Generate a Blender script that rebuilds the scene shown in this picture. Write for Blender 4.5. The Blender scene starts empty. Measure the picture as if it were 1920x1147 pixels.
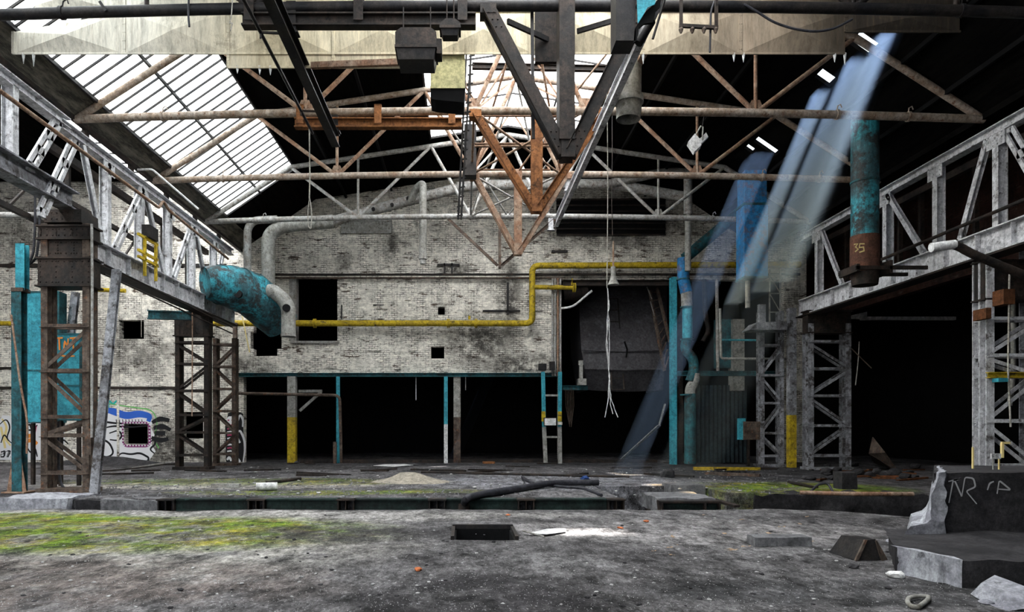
import bpy, math, random
from mathutils import Vector, noise
random.seed(7)
C = bpy.context.scene.collection
# ---------------------------------------------------------------- camera, sky, sun, exposure
F, VX, VY, EYE = 1275.0, 870.0, 800.0, 1.6
cd = bpy.data.cameras.new('camera'); cam = bpy.data.objects.new('camera', cd); C.objects.link(cam)
cam.location = (0, 0, EYE); cam.rotation_euler = (math.radians(90), 0, 0)
cd.sensor_width = 36; cd.lens = 36 * F / 1920
cd.shift_x = (960 - VX) / 1920; cd.shift_y = (VY - 573.5) / 1920
cd.clip_start = .05; cd.clip_end = 300
bpy.context.scene.camera = cam
w = bpy.data.worlds.new('sky'); bpy.context.scene.world = w; w.use_nodes = True
w.node_tree.nodes['Background'].inputs[0].default_value = (.83, .91, 1, 1)
w.node_tree.nodes['Background'].inputs[1].default_value = 2.2
SUN = Vector((-.43, -.05, -1)).normalized()
ld = bpy.data.lights.new('sun', 'SUN'); ld.energy = 42; ld.angle = math.radians(2.0); ld.color = (1, .97, .93)
sun = bpy.data.objects.new('sun', ld); C.objects.link(sun)
sun.rotation_euler = SUN.to_track_quat('-Z', 'Y').to_euler(); sun.location = (12, 10, 30)
vs = bpy.context.scene.view_settings
vs.view_transform = 'Standard'; vs.look = 'None'; vs.gamma = 1; vs.use_curve_mapping = False; vs.exposure = 0.38
cy = bpy.context.scene.cycles
cy.max_bounces = 6; cy.diffuse_bounces = 4; cy.glossy_bounces = 2; cy.transmission_bounces = 4; cy.volume_bounces = 0
cy.transparent_max_bounces = 8; cy.sample_clamp_indirect = 6; cy.caustics_reflective = False; cy.caustics_refractive = False
cy.use_denoising = True

def P(px, py, Y):                     # photograph pixel at distance Y -> point in the hall
    return Vector(((px - VX) / F * Y, Y, EYE - (py - VY) / F * Y))
def G(px, py, z=0.0):                 # photograph pixel on a level surface of height z
    Y = (EYE - z) * F / (py - VY)
    return Vector(((px - VX) / F * Y, Y, z))
# ---------------------------------------------------------------- mesh collecting
class MB:
    def __init__(s): s.v = []; s.f = []
    def add(s, vs_, fs):
        b = len(s.v); s.v += [Vector(v) for v in vs_]; s.f += [tuple(b + i for i in f) for f in fs]; return s
    def box(s, x0, x1, y0, y1, z0, z1):
        return s.add([(x0,y0,z0),(x1,y0,z0),(x1,y1,z0),(x0,y1,z0),(x0,y0,z1),(x1,y0,z1),(x1,y1,z1),(x0,y1,z1)],
                     [(3,2,1,0),(4,5,6,7),(0,1,5,4),(1,2,6,5),(2,3,7,6),(3,0,4,7)])
    def sweep(s, p0, p1, sec, up=(0,0,1)):      # a section (list of (side, up) points) drawn from p0 to p1
        p0, p1, up = Vector(p0), Vector(p1), Vector(up)
        d = (p1 - p0).normalized()
        sd = d.cross(up)
        if sd.length < 1e-4: sd = d.cross(Vector((0,1,0)))
        sd.normalize(); u = sd.cross(d)
        n = len(sec)
        vv = [p0 + sd*a + u*b for a, b in sec] + [p1 + sd*a + u*b for a, b in sec]
        ff = [(i, (i+1) % n, n + (i+1) % n, n + i) for i in range(n)]
        ff += [tuple(reversed(range(n))), tuple(range(n, 2*n))]
        return s.add(vv, ff)
    def bar(s, p0, p1, a, b, up=(0,0,1)):
        a /= 2; b /= 2
        return s.sweep(p0, p1, [(-a,-b),(a,-b),(a,b),(-a,b)], up)
    def ibeam(s, p0, p1, a, b, t=.02, up=(0,0,1)):
        a /= 2; b /= 2; h = t/2
        return s.sweep(p0, p1, [(-a,-b),(a,-b),(a,-b+t),(h,-b+t),(h,b-t),(a,b-t),(a,b),(-a,b),(-a,b-t),(-h,b-t),(-h,-b+t),(-a,-b+t)], up)
    def angle(s, p0, p1, a, t=.012, up=(0,0,1), fl=1):
        return s.sweep(p0, p1, [(0,0),(a*fl,0),(a*fl,t),(t*fl,t),(t*fl,a),(0,a)], up)
    def channel(s, p0, p1, a, b, t=.014, up=(0,0,1)):
        a /= 2; h = b / 2
        return s.sweep(p0, p1, [(-a,-h),(a,-h),(a,-h+t),(-a+t,-h+t),(-a+t,h-t),(a,h-t),(a,h),(-a,h)], up)
    def tube(s, pts, r, n=12, cap=True):
        pts = [Vector(p) for p in pts]; m = len(pts)
        rr = r if isinstance(r, (list, tuple)) else [r] * m
        t0 = (pts[1] - pts[0]).normalized()
        u = t0.orthogonal().normalized(); vv = []; ff = []
        for i, p in enumerate(pts):
            t = (pts[min(i+1, m-1)] - pts[max(i-1, 0)]).normalized()
            u = (u - t * u.dot(t)).normalized(); w_ = t.cross(u)
            for k in range(n):
                a = 2*math.pi*k/n; vv.append(p + (u*math.cos(a) + w_*math.sin(a)) * rr[i])
        for i in range(m-1):
            for k in range(n):
                k2 = (k+1) % n; ff.append((i*n+k, i*n+k2, (i+1)*n+k2, (i+1)*n+k))
        if cap: ff += [tuple(reversed(range(n))), tuple(range((m-1)*n, m*n))]
        return s.add(vv, ff)
    def rivets(s, pts, r=.018, nrm=(0,-1,0)):
        nrm = Vector(nrm)
        for p in pts:
            p = Vector(p); s.tube([p, p + nrm*r*.5, p + nrm*r*.9], [r, r*.85, r*.3], 6)
        return s
    def disc(s, c, nrm, r, t=.02, n=20):
        c, nrm = Vector(c), Vector(nrm).normalized(); return s.tube([c - nrm*t/2, c + nrm*t/2], r, n)
    def poly(s, pts, off):                      # flat outline given a thickness by the vector off
        n = len(pts); off = Vector(off); p = [Vector(q) for q in pts]
        return s.add(p + [q + off for q in p], [tuple(range(n)), tuple(reversed(range(n, 2*n)))] + [(i, n+i, n+(i+1) % n, (i+1) % n) for i in range(n)])
    def build(s, name, mat, parent=None, smooth=False, **kw):
        if parent is not None: org = Vector(parent['_w'])
        elif kw.get('kind') == 'structure': org = Vector((0,0,0))
        else:
            xs = [v.x for v in s.v]; ys = [v.y for v in s.v]; zs = [v.z for v in s.v]
            org = Vector(((min(xs)+max(xs))/2, (min(ys)+max(ys))/2, min(zs)))
        me = bpy.data.meshes.new(name); me.from_pydata([v - org for v in s.v], [], s.f); me.update()
        import bmesh
        bm = bmesh.new(); bm.from_mesh(me); bmesh.ops.recalc_face_normals(bm, faces=bm.faces); bm.to_mesh(me); bm.free()
        me.materials.append(mat)
        if smooth:
            me.polygons.foreach_set('use_smooth', [True]*len(me.polygons))
            me.set_sharp_from_angle(angle=math.radians(40))
        o = bpy.data.objects.new(name, me); C.objects.link(o)
        if parent is not None: o.parent = parent; o['_w'] = parent['_w']
        else: o.location = org; o['_w'] = list(org)
        for k, v in kw.items():
            if v is not None: o[k] = v
        return o
def thing(name, label, cat, loc, group=None, kind=None):
    o = bpy.data.objects.new(name, None); C.objects.link(o); o.location = loc; o['_w'] = list(loc); o.empty_display_size = .2
    if label: o['label'] = label
    if cat: o['category'] = cat
    if group: o['group'] = group
    if kind: o['kind'] = kind
    return o
def arc(pts, rad=.3, n=6):            # a polyline with its corners rounded
    pts = [Vector(p) for p in pts]; out = [pts[0]]
    for i in range(1, len(pts)-1):
        a, b, c = pts[i-1], pts[i], pts[i+1]
        ra = min(rad, (a-b).length*.48, (c-b).length*.48)
        s_, e = b + (a-b).normalized()*ra, b + (c-b).normalized()*ra
        for k in range(n+1):
            t = k/n; out.append(s_*(1-t)**2 + b*2*t*(1-t) + e*t*t)
    return out + [pts[-1]]
def wob(mb, amp, sc=1.5, seed=0.0):
    for v in mb.v:
        q = v*sc + Vector((seed, seed*1.7, 3))
        v += Vector((noise.noise(q), noise.noise(q+Vector((9,3,1))), noise.noise(q+Vector((2,8,5))))) * amp
# ---------------------------------------------------------------- materials
def _n(nt, t, **kw):
    n = nt.nodes.new(t)
    for k, v in kw.items(): setattr(n, k, v)
    return n
class NT:
    def __init__(s, name):
        s.m = bpy.data.materials.new(name); s.m.use_nodes = True; s.t = s.m.node_tree; s.b = s.t.nodes['Principled BSDF']
        s.tc = _n(s.t, 'ShaderNodeTexCoord').outputs['Object']
        s.b.inputs['Specular IOR Level'].default_value = .14
    def link(s, a, b): s.t.links.new(a, b)
    def offs(s):                     # different cut of the pattern for each object
        oi = _n(s.t, 'ShaderNodeObjectInfo'); mm = _n(s.t, 'ShaderNodeVectorMath', operation='MULTIPLY_ADD')
        cx = _n(s.t, 'ShaderNodeCombineXYZ')
        for i in range(3): s.link(oi.outputs['Random'], cx.inputs[i])
        s.link(cx.outputs[0], mm.inputs[0]); mm.inputs[1].default_value = (37, 53, 71); s.link(s.tc, mm.inputs[2]); s.tc = mm.outputs[0]
    def noise(s, sc, det=5, rough=.6, stretch=None, off=0):
        n = _n(s.t, 'ShaderNodeTexNoise'); n.inputs['Scale'].default_value = sc; n.inputs['Detail'].default_value = det; n.inputs['Roughness'].default_value = rough
        mp = _n(s.t, 'ShaderNodeMapping'); s.link(s.tc, mp.inputs[0]); mp.inputs['Scale'].default_value = stretch or (1,1,1); mp.inputs['Location'].default_value = (off, off*.7, off*1.3)
        s.link(mp.outputs[0], n.inputs['Vector']); return n.outputs['Fac']
    def ramp(s, f, a, b, lo=0.0, hi=1.0):
        n = _n(s.t, 'ShaderNodeMapRange'); s.link(f, n.inputs[0])
        for i, v in zip((1,2,3,4), (a, b, lo, hi)): n.inputs[i].default_value = v
        n.clamp = True; return n.outputs[0]
    def mix(s, f, a, b, mode='MIX'):
        n = _n(s.t, 'ShaderNodeMix', data_type='RGBA', blend_type=mode)
        if hasattr(f, 'is_linked'): s.link(f, n.inputs[0])
        else: n.inputs[0].default_value = f
        for i, c in ((6, a), (7, b)):
            if hasattr(c, 'is_linked'): s.link(c, n.inputs[i])
            else: n.inputs[i].default_value = (*c, 1)
        return n.outputs[2]
    def math(s, op, a, b=0.0, c=0.0):
        n = _n(s.t, 'ShaderNodeMath', operation=op)
        for i, v in enumerate((a, b, c)):
            if hasattr(v, 'is_linked'): s.link(v, n.inputs[i])
            else: n.inputs[i].default_value = v
        return n.outputs[0]
    def blob(s, x, y, rx, ry, ax=('X','Y'), soft=.5):   # 1 inside an ellipse around (x, y), 0 outside
        sp = _n(s.t, 'ShaderNodeSeparateXYZ'); s.link(s.tc, sp.inputs[0])
        a = s.math('DIVIDE', s.math('SUBTRACT', sp.outputs[ax[0]], x), rx); b = s.math('DIVIDE', s.math('SUBTRACT', sp.outputs[ax[1]], y), ry)
        d = s.math('ADD', s.math('MULTIPLY', a, a), s.math('MULTIPLY', b, b))
        return s.ramp(d, 1+soft, 1-soft)
    def bump(s, f, st, dist=.02):
        n = _n(s.t, 'ShaderNodeBump'); n.inputs['Strength'].default_value = st; n.inputs['Distance'].default_value = dist
        s.link(f, n.inputs['Height']); s.link(n.outputs[0], s.b.inputs['Normal'])
    def grunge(s, col, sc=7, lo=.35, hi=1.35, a=.34, b=.66, stretch=None):
        f = s.ramp(s.noise(sc, 9, .82, stretch, 17), a, b, lo, hi); n = _n(s.t, 'ShaderNodeVectorMath', operation='SCALE')
        if hasattr(col, 'is_linked'): s.link(col, n.inputs[0])
        else: n.inputs[0].default_value = col
        s.link(f, n.inputs['Scale']); return n.outputs[0]
    def out(s, col, rough=.8, metal=0.0):
        if hasattr(col, 'is_linked'): s.link(col, s.b.inputs['Base Color'])
        else: s.b.inputs['Base Color'].default_value = (*col, 1)
        s.b.inputs['Roughness'].default_value = rough; s.b.inputs['Metallic'].default_value = metal
        return s.m
def worn(name, c1, c2, c3=None, sc=2.5, lo=.42, hi=.6, rough=.65, metal=0.0, streak=.5, fine=.45, c3lo=.55):
    n = NT(name); n.offs()
    col = n.mix(n.ramp(n.noise(sc, 7, .7), lo, hi), c1, c2)
    if c3: col = n.mix(n.ramp(n.noise(sc*2.3, 6, .75, off=11), c3lo, c3lo+.1), col, c3)
    if streak: col = n.mix(n.ramp(n.noise(4, 4, .6, (3,3,.25), 5), .5, .75, 0, streak), col, tuple(c*.25 for c in c2))
    ff = n.noise(40, 3, .7)
    col = n.mix(n.ramp(ff, .35, .7, 0, fine), col, tuple(c*.35 for c in c1))
    col = n.grunge(col, 9, .5, 1.25, .36, .6)
    n.bump(ff, .35, .01)
    return n.out(col, rough, metal)
M = {}
M['silver'] = worn('pale_painted_steel', (.66,.67,.70), (.46,.46,.48), (.06,.048,.04), 1.6, .4, .62, .5, streak=.6)
M['silver_dark'] = worn('grimy_shaded_pale_steel', (.34,.35,.38), (.13,.13,.14), (.035,.028,.024), 1.4, .4, .6, .55, c3lo=.5)
M['dark_steel'] = worn('sooty_steel', (.017,.0155,.015), (.042,.030,.024), (.006,.006,.007), 2, rough=.6)
M['black_steel'] = worn('black_steel', (.012,.012,.014), (.03,.026,.024), None, 2, rough=.5)
M['brown_steel'] = worn('brown_weathered_steel', (.12,.095,.078), (.045,.032,.026), (.16,.075,.04), 3, rough=.8)
M['rust'] = worn('orange_rust', (.27,.115,.045), (.15,.065,.03), (.05,.028,.018), 2.2, rough=.85, streak=.6)
M['rust_dark'] = worn('dark_orange_rust', (.13,.05,.02), (.07,.03,.015), None, 3, rough=.9)
M['rust_duct'] = worn('brown_rusty_duct', (.13,.06,.04), (.08,.04,.03), None, 3, rough=.85)
M['rust_dull'] = worn('brown_rust', (.25,.14,.09), (.33,.25,.19), (.08,.045,.03), 2.6, rough=.85)
M['pipe_warm'] = worn('warm_grey_pipe_paint', (.40,.34,.29), (.25,.18,.13), (.16,.07,.035), 3, rough=.7)
M['pipe_grey'] = worn('grey_pipe_paint', (.36,.36,.35), (.24,.22,.2), (.10,.06,.04), 3, rough=.7)
M['duct_grey'] = worn('dull_galvanised', (.33,.33,.31), (.23,.22,.2), (.12,.11,.09), 2, rough=.6, streak=.3)
M['teal'] = worn('teal_paint', (.05,.33,.41), (.03,.20,.26), (.05,.04,.035), 1.8, rough=.5, streak=.35, c3lo=.62)
M['teal_dark'] = worn('dirty_teal_paint', (.03,.14,.165), (.02,.045,.05), (.07,.035,.022), 2, rough=.6)
M['teal_duct'] = worn('rusting_teal_duct_paint', (.05,.34,.42), (.05,.10,.115), (.04,.024,.02), 1.1, .42, .56, .5, streak=1, c3lo=.47)
M['blue'] = worn('blue_duct_paint', (.025,.20,.44), (.02,.13,.30), (.13,.11,.15), 1.6, rough=.45, streak=.3, c3lo=.5)
M['yellow'] = worn('yellow_pipe_paint', (.50,.36,.02), (.30,.21,.02), (.05,.04,.03), 2.2, rough=.6, streak=.4, c3lo=.55)
M['void_blue'] = worn('soot_blue_steel', (.02,.035,.04), (.012,.015,.018), None, 2, rough=.8)
M['yellow_clean'] = worn('yellow_rail_paint', (.62,.45,.03), (.45,.32,.03), None, 4, rough=.6, streak=.2)
M['cream'] = worn('cream_housing_paint', (.62,.58,.30), (.52,.48,.26), None, 3, rough=.6, streak=.3, fine=.15)
M['concrete'] = worn('grey_concrete', (.19,.19,.2), (.09,.09,.095), (.30,.30,.30), 1.3, rough=.95, c3lo=.6)
M['concrete_dark'] = worn('blackened_concrete', (.022,.021,.023), (.045,.043,.046), (.15,.15,.16), 1.6, rough=.9, c3lo=.66)
M['concrete_pale'] = worn('pale_broken_concrete', (.36,.37,.40), (.20,.20,.23), (.09,.09,.10), 2.4, rough=.95, c3lo=.58)
M['white'] = worn('dirty_white', (.72,.72,.72), (.5,.5,.5), None, 5, rough=.7, streak=.2)
M['rubber'] = worn('black_rubber', (.025,.025,.03), (.05,.05,.06), None, 5, rough=.45, streak=0)
M['rope'] = worn('pale_rope', (.42,.40,.36), (.28,.26,.23), None, 20, rough=.9, streak=0)
M['sand'] = worn('pale_sand', (.30,.27,.22), (.22,.20,.17), None, 4, rough=1, streak=0)
M['chip'] = worn('pale_rubble', (.42,.42,.41), (.26,.26,.26), None, 6, rough=.95, streak=0)
M['brickchip'] = worn('orange_brick_fragment', (.42,.13,.05), (.30,.10,.05), None, 9, rough=.95, streak=0)
M['leaf'] = worn('tan_dry_leaf', (.42,.30,.20), (.30,.20,.12), None, 9, rough=.9, streak=0)
M['void'] = worn('void_black_surface', (.003,.003,.0035), (.005,.005,.0055), None, 1, rough=.95, streak=0)  # near-black; also paints the unlit depth of hatch, pit and dark rooms
M['green_black'] = worn('black_green_steel', (.018,.034,.03), (.012,.014,.014), (.05,.10,.09), 1.5, rough=.7, c3lo=.6)
M['hopper'] = worn('dark_hopper_plate', (.075,.072,.078), (.045,.043,.047), (.10,.10,.11), .8, rough=.5)
M['rag'] = worn('blue_cloth', (.03,.07,.22), (.02,.04,.12), None, 9, rough=.9, streak=0)
M['paintblack'] = NT('black_spray_paint').out((.012,.012,.014), .7)
M['paintwhite'] = NT('white_spray_paint').out((.60,.60,.62), .7)
M['paintblue'] = NT('blue_spray_paint').out((.03,.10,.42), .7)
M['paintteal'] = NT('teal_spray_paint').out((.02,.33,.30), .7)
M['paintgreen'] = NT('green_spray_paint').out((.12,.38,.10), .7)
M['paintorange'] = NT('orange_spray_paint').out((.62,.22,.04), .7)
M['paintpurple'] = NT('plum_spray_paint').out((.17,.03,.12), .7)
M['paintyellow'] = NT('pale_yellow_paint').out((.62,.50,.22), .7)
M['paintpink'] = NT('maroon_spray_paint').out((.30,.04,.10), .7)
M['painttag'] = NT('grey_chalky_paint').out((.33,.33,.34), .9)
# whitewashed brick
def brick(name, base, dirt, mortar, plane=('X','Z'), sootlo=.5, stains=(), flake=(.10,.075,.06)):
    n = NT(name); sp = _n(n.t, 'ShaderNodeSeparateXYZ'); n.link(n.tc, sp.inputs[0]); cb = _n(n.t, 'ShaderNodeCombineXYZ')
    n.link(sp.outputs[plane[0]], cb.inputs[0]); n.link(sp.outputs[plane[1]], cb.inputs[1])
    wv = _n(n.t, 'ShaderNodeVectorMath', operation='MULTIPLY_ADD'); no = _n(n.t, 'ShaderNodeTexNoise'); no.inputs['Scale'].default_value = 2.2; no.inputs['Detail'].default_value = 5
    n.link(n.tc, no.inputs['Vector']); n.link(no.outputs['Color'], wv.inputs[0]); wv.inputs[1].default_value = (.12,.10,0); n.link(cb.outputs[0], wv.inputs[2])
    bt = _n(n.t, 'ShaderNodeTexBrick'); n.link(wv.outputs[0], bt.inputs['Vector'])
    bt.inputs['Scale'].default_value = 1; bt.inputs['Brick Width'].default_value = .25; bt.inputs['Row Height'].default_value = .085; bt.inputs['Mortar Size'].default_value = .011
    bt.inputs['Mortar Smooth'].default_value = .3; bt.inputs['Bias'].default_value = -.2
    bt.inputs['Color1'].default_value = (*base, 1); bt.inputs['Color2'].default_value = (*[c*.72 for c in base], 1); bt.inputs['Mortar'].default_value = (*mortar, 1)
    col = bt.outputs['Color']
    plain = n.mix(n.ramp(n.noise(.9, 4, .6, off=3), .4, .6), base, tuple(c*.8 for c in base))
    col = n.mix(n.ramp(n.noise(1.5, 6, .7, off=20), .44, .56), plain, col)          # thick paint hides the joints in places
    col = n.mix(n.ramp(n.noise(2.2, 6, .75, (.6,.6,2.2), 7), .58, .62), col, flake)   # flaked off
    col = n.mix(n.ramp(n.noise(.55, 7, .72, (1,1,.7), 1), sootlo+.04, sootlo+.2, 0, .85), col, dirt)
    col = n.mix(n.ramp(n.noise(5, 5, .8, (1.5,1.5,.5), 14), .52, .72, 0, .7), col, dirt)
    for (x, z, rx, rz, k) in stains:
        f = n.math('MULTIPLY', n.blob(x, z, rx, rz, plane, .9), n.ramp(n.noise(1.8, 6, .8, off=x), .35, .55, 0, k))
        col = n.mix(f, col, dirt)
    col = n.grunge(col, 3.2, .45, 1.2, .36, .62, (1,1,2.5))
    h = n.math('ADD', bt.outputs['Fac'], n.math('MULTIPLY', n.noise(14, 4, .7), .8)); iv = n.math('SUBTRACT', 1, h)
    n.bump(iv, .7, .03)
    return n.out(col, .9)
WS = 30/F
M['brick'] = brick('whitewashed_brick', (.80,.76,.68), (.03,.027,.025), (.035,.032,.03),
    stains=[((900-VX)*WS, 1.6+(800-640)*WS, 1.5, 1.1, .9), ((955-VX)*WS, 1.6+(800-560)*WS, .5, 1.6, .9), ((250-VX)*WS, 1.6+(800-650)*WS, 2.2, 1.3, .7),
            ((990-VX)*WS, 1.6+(800-685)*WS, 1.6, .5, .95), ((300-VX)*WS, 1.6+(800-820)*WS, 1.0, .9, .9), ((470-VX)*WS, 1.6+(800-690)*WS, 1.0, .5, .8),
            ((1150-VX)*WS, 1.6+(800-410)*WS, 3.2, 1.3, .95), ((850-VX)*WS, 1.6+(800-505)*WS, .9, .25, .95), ((370-VX)*WS, 1.6+(800-850)*WS, 3.0, .5, .9), ((60-VX)*WS, 1.6+(800-440)*WS, 3.0, 1.2, .6)])
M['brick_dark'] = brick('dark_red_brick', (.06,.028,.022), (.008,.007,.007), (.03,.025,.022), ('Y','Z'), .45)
# floor
def floor_mat(name, base, dark, moss):
    n = NT(name)
    col = n.mix(n.ramp(n.noise(.35, 6, .65), .38, .62), dark, base)
    col = n.mix(n.ramp(n.noise(1.6, 7, .75, off=4), .5, .7, 0, .75), col, tuple(c*.35 for c in dark))
    col = n.mix(n.ramp(n.noise(3.0, 8, .8, off=8), .57, .68, 0, .6), col, tuple(c*2.1 for c in base))
    for (x, y, rx, ry, c, k) in moss:
        nz = n.ramp(n.noise(1.1, 9, .8, (1,1,1), x), .38, .52, 0, k)
        f = n.math('MULTIPLY', n.blob(x, y, rx, ry, soft=.35), nz)
        if c == 'moss':
            g = n.mix(n.ramp(n.noise(1.1, 5, .7, off=y), .45, .6), (.10,.165,.010), (.20,.18,.018))
            g = n.mix(n.ramp(n.noise(4, 7, .85, (.5,1.2,1), 6), .48, .6, 0, .85), g, (.02,.025,.012)); g = n.mix(n.ramp(n.noise(2, 5, .7, off=31), .6, .68, 0, .7), g, (.22,.12,.05))
            col = n.mix(f, col, g)
        else: col = n.mix(f, col, c)
    col = n.mix(n.ramp(n.noise(24, 4, .75, off=2), .62, .68, 0, .75), col, (.42,.42,.44))
    col = n.mix(n.ramp(n.noise(30, 4, .75, off=9), .55, .7, 0, .7), col, tuple(c*.3 for c in dark))
    col = n.grunge(col, 2.2, .12, 1.75, .38, .62, (1.3,.8,1)); col = n.grunge(col, 14, .4, 1.5, .38, .62, (1.3,.6,1))
    n.bump(n.math('ADD', n.noise(3, 8, .8), n.math('MULTIPLY', n.noise(28, 4, .8), .5)), .8, .05)
    return n.out(col, .85)
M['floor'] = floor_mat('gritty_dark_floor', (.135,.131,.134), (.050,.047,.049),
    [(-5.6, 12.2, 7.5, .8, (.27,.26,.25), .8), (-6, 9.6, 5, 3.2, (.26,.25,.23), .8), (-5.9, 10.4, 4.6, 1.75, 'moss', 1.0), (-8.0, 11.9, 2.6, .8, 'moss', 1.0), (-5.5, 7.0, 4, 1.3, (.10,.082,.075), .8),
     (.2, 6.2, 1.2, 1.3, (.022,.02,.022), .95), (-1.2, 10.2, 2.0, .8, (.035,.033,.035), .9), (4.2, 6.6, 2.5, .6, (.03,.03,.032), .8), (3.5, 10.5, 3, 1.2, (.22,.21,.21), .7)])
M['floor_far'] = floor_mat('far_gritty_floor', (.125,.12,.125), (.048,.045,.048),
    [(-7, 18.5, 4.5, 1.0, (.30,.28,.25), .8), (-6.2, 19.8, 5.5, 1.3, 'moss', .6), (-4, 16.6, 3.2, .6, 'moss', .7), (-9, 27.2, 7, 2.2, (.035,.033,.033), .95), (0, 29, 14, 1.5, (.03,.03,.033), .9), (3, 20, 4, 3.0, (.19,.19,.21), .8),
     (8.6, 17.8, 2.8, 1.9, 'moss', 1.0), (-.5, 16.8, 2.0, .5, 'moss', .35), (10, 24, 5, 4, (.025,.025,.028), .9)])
def crossbroken():
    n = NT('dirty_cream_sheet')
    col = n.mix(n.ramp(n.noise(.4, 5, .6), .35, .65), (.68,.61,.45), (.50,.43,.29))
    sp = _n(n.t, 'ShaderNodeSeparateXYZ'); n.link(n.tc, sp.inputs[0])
    col = n.mix(n.ramp(sp.outputs['X'], 1.8, 5.5, 0, .8), col, (.20,.15,.115))          # brown stains to the right, with the fading light painted in
    col = n.mix(n.ramp(sp.outputs['X'], 6.2, 8.0, 0, .9), col, (.025,.022,.02))  # right end painted near-black where the light falls off
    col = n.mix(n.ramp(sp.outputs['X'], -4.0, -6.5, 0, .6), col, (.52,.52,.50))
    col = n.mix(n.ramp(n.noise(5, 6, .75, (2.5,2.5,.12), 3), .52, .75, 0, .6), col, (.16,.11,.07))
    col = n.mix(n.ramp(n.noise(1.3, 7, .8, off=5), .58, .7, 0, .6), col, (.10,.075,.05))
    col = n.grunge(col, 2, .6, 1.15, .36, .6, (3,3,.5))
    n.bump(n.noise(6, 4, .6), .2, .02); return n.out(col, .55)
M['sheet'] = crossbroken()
def pane_mat(name, tint, k):
    n = NT(name); tr = _n(n.t, 'ShaderNodeBsdfTranslucent'); df = _n(n.t, 'ShaderNodeBsdfDiffuse'); mx = _n(n.t, 'ShaderNodeMixShader')
    col = n.mix(n.ramp(n.noise(.8, 6, .75), .5, .75, 0, k), tint, (.35,.33,.22)); n.link(col, tr.inputs[0]); df.inputs[0].default_value = (.3,.3,.28,1)
    mx.inputs[0].default_value = .15; n.link(tr.outputs[0], mx.inputs[1]); n.link(df.outputs[0], mx.inputs[2])
    n.link(mx.outputs[0], n.t.nodes['Material Output'].inputs['Surface']); return n.m
M['pane'] = pane_mat('frosted_roof_glass', (.85,.92,.95), .5)
M['pane_clean'] = pane_mat('clean_frosted_roof_glass', (.9,.93,.95), .1)
def roofboard(name, c, c2):
    n = NT(name); col = n.mix(n.ramp(n.noise(2, 6, .8, (4,.5,1)), .4, .6), c, c2)
    n.bump(n.noise(2, 6, .8, (6,.5,1)), .5, .03); n.b.inputs['Specular IOR Level'].default_value = 0; return n.out(col, .95)
M['roof'] = roofboard('black_roof_boarding', (.003,.003,.0032), (.007,.0065,.006))
M['eave'] = roofboard('mossy_eave_boarding', (.035,.034,.03), (.13,.12,.10))
# ---------------------------------------------------------------- the setting: ground, walls, roof
ST = 'structure'
def cells(xs, ys, keep, top, bottom):
    """A slab of rectangles with holes; top(x,y) -> point, sides drop by bottom where a neighbour is missing."""
    mb = MB(); nx, ny = len(xs)-1, len(ys)-1; idx = {}
    K = [[keep((xs[i]+xs[i+1])/2, (ys[j]+ys[j+1])/2) for j in range(ny)] for i in range(nx)]
    def vid(i, j, low):
        k = (i, j, low)
        if k not in idx:
            p = Vector(top(xs[i], ys[j])); idx[k] = len(mb.v); mb.v.append(p + Vector(bottom) if low else p)
        return idx[k]
    for i in range(nx):
        for j in range(ny):
            if not K[i][j]: continue
            mb.f.append((vid(i,j,0), vid(i+1,j,0), vid(i+1,j+1,0), vid(i,j+1,0)))
            mb.f.append((vid(i,j,1), vid(i,j+1,1), vid(i+1,j+1,1), vid(i+1,j,1)))
            for di, dj, a, b in ((-1,0,(i,j+1),(i,j)), (1,0,(i+1,j),(i+1,j+1)), (0,-1,(i,j),(i+1,j)), (0,1,(i+1,j+1),(i,j+1))):
                ii, jj = i+di, j+dj
                if ii < 0 or jj < 0 or ii >= nx or jj >= ny or not K[ii][jj]:
                    mb.f.append((vid(*a,0), vid(*a,1), vid(*b,1), vid(*b,0)))
    return mb
def steps(a, b, d, extra=()):
    n = max(1, round((b-a)/d)); s = sorted(set([round(a+(b-a)*i/n, 4) for i in range(n+1)] + [round(e, 4) for e in extra if a < e < b])); out = [s[0]]
    for v in s[1:]:
        if v - out[-1] > .03 or v in [round(e, 4) for e in extra]: out.append(v)
    return out
def inr(x, y, rects): return any(a <= x <= b and c <= y <= d for a, b, c, d in rects)
def rough(x, y, k=1.0):
    return (noise.noise(Vector((x*.45, y*.45, 0)))*.035 + noise.noise(Vector((x*2.1, y*2.1, 4)))*.014)*k
# near floor, with the sunken hatch and a ragged edge at the long pit
HATCH = ((850-VX)/F*8.9*1.0, (975-VX)/F*8.9, G(0,1010).y, G(0,990).y)
def far_edge(x):
    px = VX + x/13.1*F
    e = 13.1 if px < 1530 else 13.1 - (px-1530)/160*1.35
    return max(e, 11.4)
def near_top(x, y):
    e = far_edge(x); t = min(max((y-10.0)/(13.1-10.0), 0), 1)
    yy = y if y <= 10 else 10 + (e-10)*t
    if y > 13.05: yy += noise.noise(Vector((x*3, 1, 7)))*.10
    return (x, yy, rough(x, yy))
xs = steps(-24, 24, .2, (HATCH[0], HATCH[1])); ys = steps(-24, 13.1, .25, (HATCH[2], HATCH[3]))
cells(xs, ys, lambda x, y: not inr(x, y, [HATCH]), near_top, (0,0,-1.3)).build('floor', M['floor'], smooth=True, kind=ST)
REC = [(3.5, 6.3, 14.9, 18.2), (8.35, 10.3, 22.2, 24.8), (6.3, 24, 14.9, 16.3)]
def far_top(x, y):
    yy = y + (noise.noise(Vector((x*3, 5, 7)))*.05 if y < 15.05 else 0)
    return (x, yy, rough(x, yy) + (.02 if y > 26 else 0))
xs = steps(-24, 24, .25, (3.5, 6.3, 8.35, 10.3)); ys = steps(15.0, 42, .25, (16.3, 18.2, 22.2, 24.8))
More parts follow.
